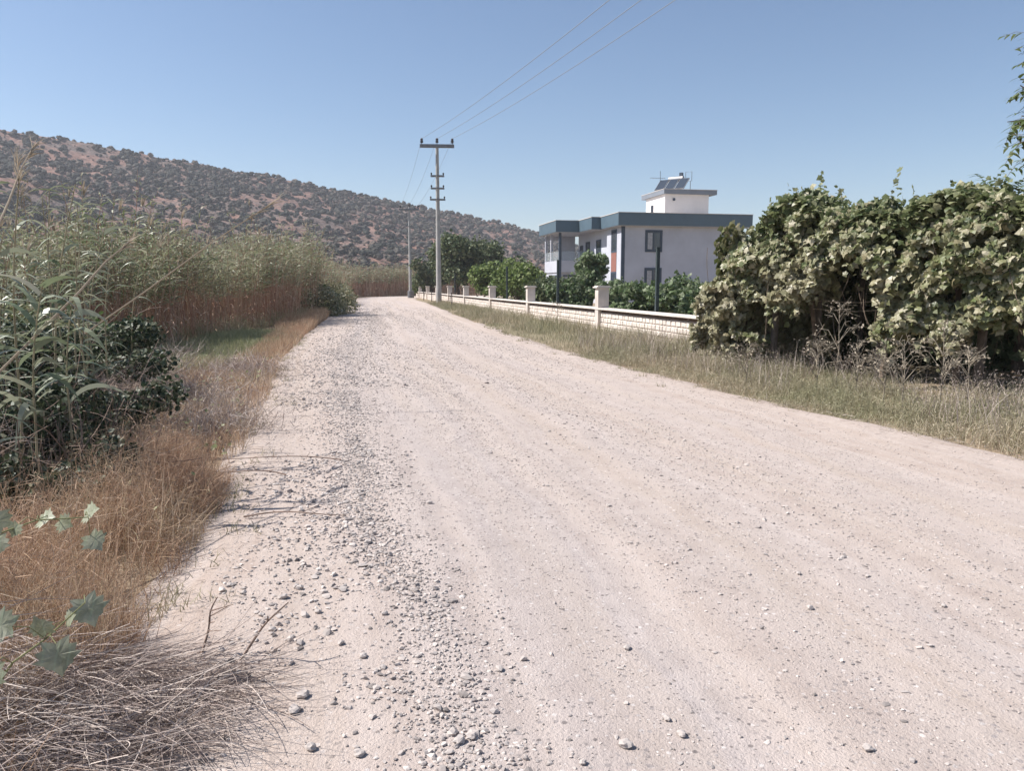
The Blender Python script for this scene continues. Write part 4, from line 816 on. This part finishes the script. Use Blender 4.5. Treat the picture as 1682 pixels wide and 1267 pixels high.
vine_shoot('higher vine shoot with small pale leaves over the orange grass', [(-60, 960, 2.6), (-10, 880, 2.7), (60, 855, 2.8), (145, 850, 2.9)],
           [(5, 868, 2.7, .085, 2.2, .3), (-2, 880, 2.7, .075, -1.6, 0), (66, 856, 2.85, .07, .3, .7), (98, 856, 2.9, .06, -.3, -.5), (140, 848, 2.95, .075, .5, .6), (148, 880, 2.95, .075, -.8, .2), (30, 862, 2.75, .05, -2, .2)])

# ------------------------------------------------------------------ right verge
mb = MB()
n = 60000; Y = 4.5 + 14 * rng.uniform(0, 1, n) ** 1.0; X = right_edge(Y) - .22 + rng.uniform(0, 1, n) ** 1.15 * np.interp(Y, [4.5, 8, 12, 18], [4.7, 4.0, 3.4, 3.6])
k = (fbm(X * 1.6, Y * 1.6, 131, 4) + rng.uniform(-.12, .12, n) > .40 + .25 * np.clip(.35 - (X - right_edge(Y)), 0, .6)); X, Y = X[k], Y[k]; e = X - right_edge(Y)
h = (.06 + .46 * fbm(X * .9, Y * .9, 133, 3) ** 1.3) * np.clip(.35 + e * .8, .3, 1.15) * rng.uniform(.5, 1.3, len(X)); P = np.stack([X, Y, X * 0 - .02], 1); grass(mb, P, h, .0062, 1.3, 3)
k = rng.choice(len(P), 26000); q = P[k] + np.stack([0 * h[k], 0 * h[k], h[k] * rng.uniform(.2, 1, len(k))], 1); D = rand_dir(len(k)); strips(mb, q, D, rng.uniform(.04, .16, len(k)), .005, rand_dir(len(k)), 3); k = rng.choice(len(P), 14000); leaves(mb, P[k] + np.stack([0 * h[k], 0 * h[k], h[k] * rng.uniform(.3, 1, len(k))], 1), rand_dir(len(k)), .028, OVAL)
n = 34000; Y = 17 + 60 * rng.uniform(0, 1, n) ** 1.4; X = right_edge(Y) + .1 + rng.uniform(0, 1, n) * np.maximum(wall_x(Y) - right_edge(Y) - .15, .3)
k = (fbm(X * .6, Y * .45, 135, 3) + rng.uniform(-.12, .12, n) > .36); X, Y = X[k], Y[k]; h = (.10 + 1.0 * fbm(X * .7, Y * .35, 137, 3) ** 1.5) * rng.uniform(.5, 1.15, len(X)) * np.clip(.25 + (X - right_edge(Y)) * .6, .2, 1.1) * np.interp(Y, [18, 30, 36, 80], [.62, .6, .9, .7]); grass(mb, np.stack([X, Y, X * 0 - .02], 1), h, .013, .7, 3)
n = 9000; Y = rng.uniform(17, 110, n); X = wall_x(Y) + .4 + rng.uniform(0, 8, n); grass(mb, np.stack([X, Y, X * 0], 1), rng.uniform(.1, .35, n), .02, .8, 2)
tag(mb.build('verge_grass', M['verge']), 'dusty olive and straw-coloured grass on the right verge before the wall', 'grass', kind='stuff')
mb = MB(); n = 3200; Y = 7 + 14 * rng.uniform(0, 1, n); e = .5 + 2.6 * rng.uniform(0, 1, n); X = right_edge(Y) + e; k = (fbm(X * 1.3, Y * 1.3, 231, 3) > .46) & (X < wall_x(Y) - .1); X, Y = X[k], Y[k]; P = np.stack([X, Y, X * 0], 1); H = rng.uniform(.3, .75, len(X)); grass(mb, P, H, .006, .5, 4)
for j in range(4): q = P + np.stack([0 * H, 0 * H, H * (.6 + .1 * j)], 1) + rng.normal(0, .02, P.shape); leaves(mb, q, rand_dir(len(q)), .03, SLIM)
tag(mb.build('dry_stalks', M['straw']), 'taller bleached grass stalks standing out of the right verge', 'grass', kind='stuff')
def dead_weed(x_, Y_, H, lb):
    t_ = MB(); t_.tube([(0, 0, 0), (.02, 0, H * .5), (.0, .02, H)], [.010, .007, .003], 5)
    for j in range(16):
        z = H * random.uniform(.25, .98); a = random.uniform(0, 6.28); L = (H - z) * .5 + .12; e = np.array((math.cos(a) * L * .75, math.sin(a) * L * .75, z + L * .6)); t_.tube([(0, 0, z), e * (.5, .5, 1) + (0, 0, -.02), e], [.005, .004, .002], 4)
        q = e + rng.normal(0, .03, (5, 3)); leaves(t_, q, rand_dir(5), .05, OVAL)
        for i in range(3): t_.tube([e * (.6, .6, 1) - (0, 0, L * .2), e + rng.normal(0, .07, 3)], [.003, .0015], 3)
    o = t_.build('dead_weed', M['weed']); o.location = (xat(x_, Y_), Y_, 0); tag(o, lb, 'dead weed', 'dead weeds before the vines')
dw = [(1372, 11.6, 1.35, 'tall bleached dead weed standing before the dark gap in the vines'), (1340, 11.4, .8, 'short dead weed left of the tall one before the vine gap'), (1405, 11.2, .75, 'dead weed just right of the tall one before the vine gap'), (1542, 9.8, 1.15, 'pale branching dead weed under the vines, second from right'), (1585, 9.4, .8, 'branching dead weed before the black hollow at right'), (1450, 10.4, .85, 'dead weed below the drooping middle of the vines'), (1225, 12.3, .7, 'dead weed at the left foot of the vine-covered post'), (1480, 10.0, .9, 'brownish dead weed near the middle of the vines'), (915, 31, .9, 'lone tall weed on the verge before the wall')]
for a_ in dw: dead_weed(*a_)

mb = MB()
for k in range(150):                                                 # small tufts and litter straying onto both road margins
    Y0 = 3.5 + 26 * random.random() ** 1.3; side = random.random() < .6
    X0 = (right_edge(Y0) - abs(random.gauss(0, .22))) if side else (left_edge(Y0) + abs(random.gauss(0, .14))); n = random.randint(8, 34)
    P = np.stack([X0 + rng.normal(0, .05, n), Y0 + rng.normal(0, .07, n), np.full(n, .01)], 1); grass(mb, P, rng.uniform(.03, .14, n), .005 + .0003 * Y0, 1.4, 3)
n = 2600; Y = 3.5 + 22 * rng.uniform(0, 1, n); X = np.where(rng.uniform(0, 1, n) < .6, right_edge(Y) - np.abs(rng.normal(0, .35, n)), left_edge(Y) + np.abs(rng.normal(0, .22, n))); D = rand_dir(n); D[:, 2] = abs(D[:, 2]) * .15
strips(mb, np.stack([X, Y, road_z(X, Y) + .006], 1), norm(D), rng.uniform(.03, .16, n), .004, rand_dir(n) * (.6, .6, .1), 3, 1)
tag(mb.build('verge_litter', [M['verge'], M['straw']]), 'small dry tufts and broken stems straying onto the road margins', 'plant litter', kind='stuff')
# ------------------------------------------------------------------ grapevine pergola on the right
# local frame: s along its road-side face, q into it
ga, gb = np.array((xat(1205, 14.6), 14.6)), np.array((xat(1800, 10.2), 10.2)); gl = np.linalg.norm(gb - ga); gs = (gb - ga) / gl; gq = np.array((-gs[1], gs[0]))
if gq[1] < 0: gq = -gq
def pw(s_, q_): return ga[0] + gs[0] * s_ + gq[0] * q_, ga[1] + gs[1] * s_ + gq[1] * q_
def s_of(x_):                                                      # along-face position seen at photo column x_
    t_ = np.linspace(-3, gl + 3, 400); X_, Y_ = pw(t_, 0); return float(np.interp(x_, X_ / (Y_ * math.cos(PITCH)) * FPX + CXP, t_))
per = thing('pergola', 'rough timber trellis posts and wires carrying the grapevines', 'pergola', (*ga, 0), 0)
for s_, q_ in [(s_of(1256), .35), (s_of(1420), .6), (s_of(1600), .4), (s_of(1256), 3.6), (s_of(1420), 3.7), (s_of(1600), 3.6), (s_of(1760), .5), (s_of(1760), 3.6), (s_of(1310), .7)]:
    x_, y_ = pw(s_, q_); m_ = MB(); m_.tube([(x_ - ga[0], y_ - ga[1], -.1), (x_ - ga[0] + .03, y_ - ga[1], 1.1), (x_ - ga[0], y_ - ga[1], 2.25)], [.075, .065, .055], 8); m_.build('post', M['wood'], per)
for q_ in (.4, 2.0, 3.6):
    a_ = np.array((*pw(.1, q_), 2.2)) - (*ga, 0); b_ = np.array((*pw(gl + .2, q_), 2.2)) - (*ga, 0); m_ = MB(); m_.tube([a_, (a_ + b_) / 2 + (0, 0, -.05), b_], .035, 6); m_.build('rail', M['wood'], per)
for z_ in (1.35, 1.2):
    a_ = np.array((*pw(s_of(1300), .45), z_)) - (*ga, 0); b_ = np.array((*pw(s_of(1480), .5), z_ + .05)) - (*ga, 0); m_ = MB(); m_.tube([a_, (a_ + b_) / 2 + (0, 0, -.06), b_], .008, 5); m_.build('wire', M['weed'], per)
TX = [1150, 1185, 1215, 1250, 1290, 1330, 1360, 1400, 1420, 1450, 1500, 1540, 1580, 1620, 1682, 1760, 1900]
TY = [520, 450, 405, 350, 318, 340, 358, 345, 335, 345, 330, 312, 318, 330, 325, 330, 330]
BX = [1140, 1165, 1185, 1205, 1235, 1250, 1262, 1300, 1335, 1350, 1362, 1440, 1452, 1475, 1495, 1530, 1560, 1580, 1600, 1650, 1690, 1760, 1900]
BY = [520, 545, 585, 625, 615, 570, 515, 500, 490, 470, 420, 428, 545, 580, 530, 545, 565, 570, 535, 520, 515, 540, 560]
def vine_leaves(s0, s1, n, name_i, lb, fresh=True):
    t_ = thing('grapevine', lb, 'grapevine', (*pw((s0 + s1) / 2, .5), 0), 0, 'grapevines over the trellis'); lx, ly = t_.location.x, t_.location.y
    m_ = MB()
    def put(S, Qd, Z, Nn, ls=.125, mi=0):
        X_, Y_ = pw(S, Qd); leaves(m_, np.stack([X_ - lx, Y_ - ly, Z], 1), Nn, ls, LOBED, mi, .7, 1.15)
    # curtain facing the road
    S = rng.uniform(s0, s1, n); X_, Y_ = pw(S, 0); cx_ = X_ / (Y_ * math.cos(PITCH)) * FPX + CXP
    top = np.array([zat(a, 1.0) for a in (0,)])
    zt = EYE + (HOR - np.interp(cx_, TX, TY)) / FPX * (Y_ + .9); zb = EYE + (HOR - np.interp(cx_, BX, BY)) / FPX * Y_
    zb = zb + .12 * (fbm(S * 3, S * 0, 141, 3) - .5) * 2; zb = zb - .35 * (rng.uniform(0, 1, n) < .12) * rng.uniform(0, 1, n); zb = np.minimum(zb, zt - .6)
    u = rng.uniform(0, 1, n); Z = zb + (zt - zb) * (1 - (1 - u) ** 1.05)
    bul = .36 * (fbm(S * 1.5 + 9, Z * 1.5, 143, 3) - .5) * 2 + .32 * (fbm(S * 5, Z * 5, 145, 2) - .5) * 2
    tz = np.clip((Z - 1.9) / 1.4, 0, 1); Qd = -.15 - bul + rng.exponential(.24, n) + tz ** 2 * .9
    hole = (cx_ > 1225) & (cx_ < 1262) & (Z < 1.35) & (Z > .75); keep = (fbm(S * 3.4, Z * 3.4, 149, 3) > .38) & ~hole; S, Qd, Z = S[keep], Qd[keep], Z[keep]
    nn = np.tile(np.array((-gq[0], -gq[1], .45)), (len(S), 1)); fz_ = rng.uniform(0, 1, len(S)) < np.clip((Z - 1.7) * .6, 0, .7)
    put(S[fz_], Qd[fz_], Z[fz_], nn[fz_], .115, 1); put(S[~fz_], Qd[~fz_], Z[~fz_], nn[~fz_], .12, 0)
    # roof of leaves
    k = int(n * .75); S = rng.uniform(s0, s1, k); Qd = rng.uniform(0, 1, k) ** 1.3 * 4.6; X_, Y_ = pw(S, 0); cx_ = X_ / (Y_ * math.cos(PITCH)) * FPX + CXP
    zt = EYE + (HOR - np.interp(cx_, TX, TY)) / FPX * (Y_ + .9); Z = np.minimum(zt, 3.3) - .25 * (fbm(S * 1.2, Qd * 1.2, 147, 3)) - rng.exponential(.16, k); Z = np.where(Qd < .7, Z, np.maximum(Z - .15, 2.2))
    put(S, Qd, Z, np.tile((0, 0, 1.0), (k, 1)), .125, 1 if fresh else 0)
    # rear curtains closing the tunnel; darker leaf colour stands in for deep shade
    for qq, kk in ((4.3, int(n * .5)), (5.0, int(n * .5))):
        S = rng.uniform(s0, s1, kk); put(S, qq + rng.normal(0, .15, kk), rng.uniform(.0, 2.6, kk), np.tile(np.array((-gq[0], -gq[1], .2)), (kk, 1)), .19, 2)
    # shoots standing above
    k = int((s1 - s0) * 16); S = rng.uniform(s0, s1, k); X_, Y_ = pw(S, 0); cx_ = X_ / (Y_ * math.cos(PITCH)) * FPX + CXP; zt = EYE + (HOR - np.interp(cx_, TX, TY)) / FPX * (Y_ + .9) - .2
    dd = rand_dir(k) * .5; dd[:, 2] = 1; L = rng.gamma(2, .12, k)
    for j in range(8):
        f_ = (j + 1) / 8 * L; put(S + dd[:, 0] * f_, .7 + dd[:, 1] * f_, zt + f_, rand_dir(k), .10, 1)
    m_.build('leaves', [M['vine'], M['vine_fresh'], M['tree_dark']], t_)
    # trunk and canes
    m_ = MB(); m_.tube([(0, 0, -.05), (.06, .03, .6), (-.05, 0, 1.3), (.03, .05, 2.0), (0, .1, 2.35)], [.055, .045, .04, .035, .025], 7); m_.build('trunk', M['bark'], t_)
    m_ = MB(); k = 22; S = rng.uniform(s0, s1, k); X_, Y_ = pw(S, rng.uniform(-.1, .6, k)); D = rand_dir(k) * .4; D[:, 2] = -1; strips(m_, np.stack([X_ - lx, Y_ - ly, rng.uniform(1.2, 2.4, k)], 1), norm(D), rng.uniform(.4, 1.1, k), .011, rand_dir(k) * .5, 6, taper=.3); m_.build('canes', M['bark'], t_)
sv = [s_of(1150), s_of(1262), s_of(1372), s_of(1500), s_of(1620), s_of(1800)]
for k, lb in enumerate(['leftmost grapevine draped to the ground over the end post', 'grapevine second from the left with leaves trailing beside the dark gap', 'grapevine right of the dark gap hanging low over dead weeds', 'dense grapevine fourth from the left above the pale branching weed', 'rightmost grapevine arching over the black hollow at the frame edge']):
    vine_leaves(sv[k], sv[k + 1], int(4300 * (sv[k + 1] - sv[k])), k, lb)
# loose drapes on the left end facing the wall
t_ = thing('grapevine', 'grapevine curtain closing the left end of the trellis toward the wall', 'grapevine', (*pw(-.3, 1.5), 0), 0, 'grapevines over the trellis'); m_ = MB(); n = 13000
Qd = rng.uniform(-.2, 5.0, n); Z = rng.uniform(.0, 3.0, n); keep = (Z > .5 * (Qd < .8)) & (Z < 2.75 - .16 * Qd); Qd, Z = Qd[keep], Z[keep]; S = -.35 + .5 * (Z > 2.3) * (Z - 2.3) + .5 * (fbm(Qd * 1.6, Z * 1.6, 153, 3) - .5) + rng.exponential(.1, len(Z))
X_, Y_ = pw(S, Qd); leaves(m_, np.stack([X_ - t_.location.x, Y_ - t_.location.y, Z], 1), np.tile((-gs[0], -gs[1], .4), (len(Z), 1)), .125, LOBED, 0, .9, .75); m_.build('leaves', [M['vine']], t_)
m_ = MB(); m_.tube([(0, 0, -.05), (.05, 0, .8), (0, .04, 1.6), (.05, 0, 2.3)], [.05, .04, .035, .025], 7); m_.build('trunk', M['bark'], t_)
# dense hedge of vines farther inside the plot
tree('leafy_tree', 'dark tree filling the plot behind the grapevines', 'tree', *pw(3.0, 8.0), 3.0, 2.8, 5000, .2, M['tree_dark'], ROUND, None, .15, 12)
tree('leafy_tree', 'dark bushy tree behind the grapevines at the far right', 'tree', *pw(7.0, 8.0), 3.0, 2.9, 5000, .2, M['tree_dark'], ROUND, None, .15, 12)

# walnut tree outside the right edge whose sprays hang into the picture
M['walnut'] = leafmat('walnut_leaf', [(.07, .10, .035), (.12, .16, .055), (.19, .22, .10)], .35, .5)
def spray_tree(name, label, X, Y, H, tips, ls, limb0=.55):
    t_ = thing(name, label, 'tree', (X, Y, 0)); m_ = MB(); m_.tube([(0, 0, -.1), (.05, 0, H * .3), (0, .05, H * .6), (.1, 0, H)], [.17, .13, .09, .03], 10); cm = MB()
    for tx, ty, tz in tips:
        a = np.array((0, 0, H * random.uniform(.35, limb0))); b = np.array((tx - X, ty - Y, tz)); mid = (a + b) / 2 + (0, 0, .35); m_.tube([a, mid, b], [.05, .028, .006], 6)
        for j in range(13):                                          # compound leaves: a rib with leaflets
            f_ = random.uniform(.55, 1.0); q0 = (mid + (b - mid) * (f_ - .5) * 2 if f_ > .5 else mid); d = norm(rng.normal(size=3) * (1, 1, .5) + (b - a) / np.linalg.norm(b - a) * .7 + (0, 0, -.2)); L = random.uniform(.2, .38)
            m_.tube([q0, q0 + d * L * .5 + (0, 0, .02), q0 + d * L - (0, 0, .04)], .003, 3, cap=False)
            sd = norm(np.cross(d, (0, 0, 1.0))); tt = np.linspace(.3, 1, 4)
            for sg in (-1, 1):
                q = q0 + d * (L * tt)[:, None] - np.array((0, 0, .04)) * (tt ** 2)[:, None]; D0 = norm(np.tile(sd * sg + d * .6, (4, 1)) + rng.normal(0, .25, (4, 3))); strips(cm, q, D0, ls * rng.uniform(.8, 1.2, 4), ls * .42, np.array((0, 0, -.7)), 4, 0, norm(np.cross(D0, (0, 0, 1.0)) + (0, 0, .2)))
    m_.build('trunk', M['bark'], t_); cm.build('crown', M['walnut'], t_)
def tp(x_, y_, Y_): z = zat(y_, Y_); return (xat(x_, Y_, z), Y_, z)
spray_tree('walnut_tree', 'walnut tree at the right edge with leafy sprays hanging into view', 9.6, 11.6, 6.5, [tp(1655, 200, 10.4), tp(1672, 235, 10.3), tp(1680, 262, 10.5), tp(1678, 190, 10.6), tp(1690, 225, 10.4), tp(1683, 90, 10.7), tp(1684, 48, 10.7), tp(1676, 140, 10.6), tp(1685, 60, 10.6), tp(1692, 120, 10.8), tp(1712, 250, 10.2), tp(1740, 100, 10.4), (11.5, 12.6, 4.6), (10.6, 13.6, 4.9), (11.8, 11.0, 5.2), (8.9, 13.2, 5.6), (10.8, 10.2, 5.8), (9.4, 12.0, 6.6), (10.4, 11.9, 6.3), tp(1760, 300, 11), tp(1700, 180, 10.8), tp(1800, 0, 11)], .13)
spray_tree('young_walnut', 'young tree with slender dark leaves poking above the vines at right', 9.6, 14.5, 2.7, [tp(1600, 318, 13.6), tp(1618, 300, 14.0), tp(1650, 298, 14.2), tp(1672, 315, 14.0), tp(1630, 312, 13.8)], .16, .8)

# ------------------------------------------------------------------ haze
m, t, b, out = nodes('haze_air'); t.nodes.remove(b)
pv = t.nodes.new('ShaderNodeVolumePrincipled'); pv.inputs['Color'].default_value = (.90, .93, 1, 1); pv.inputs['Density'].default_value = .0003; pv.inputs['Anisotropy'].default_value = .2
t.links.new(pv.outputs[0], out.inputs['Volume'])
zmax = float(HZ.max()) + 12
mb = MB(); mb.box((-G - 20, -G - 20, -2.2), (G + 20, G + 20, zmax)); o = mb.build('haze', m); tag(o, 'thin pale summer haze over the whole valley', 'haze', kind='stuff')
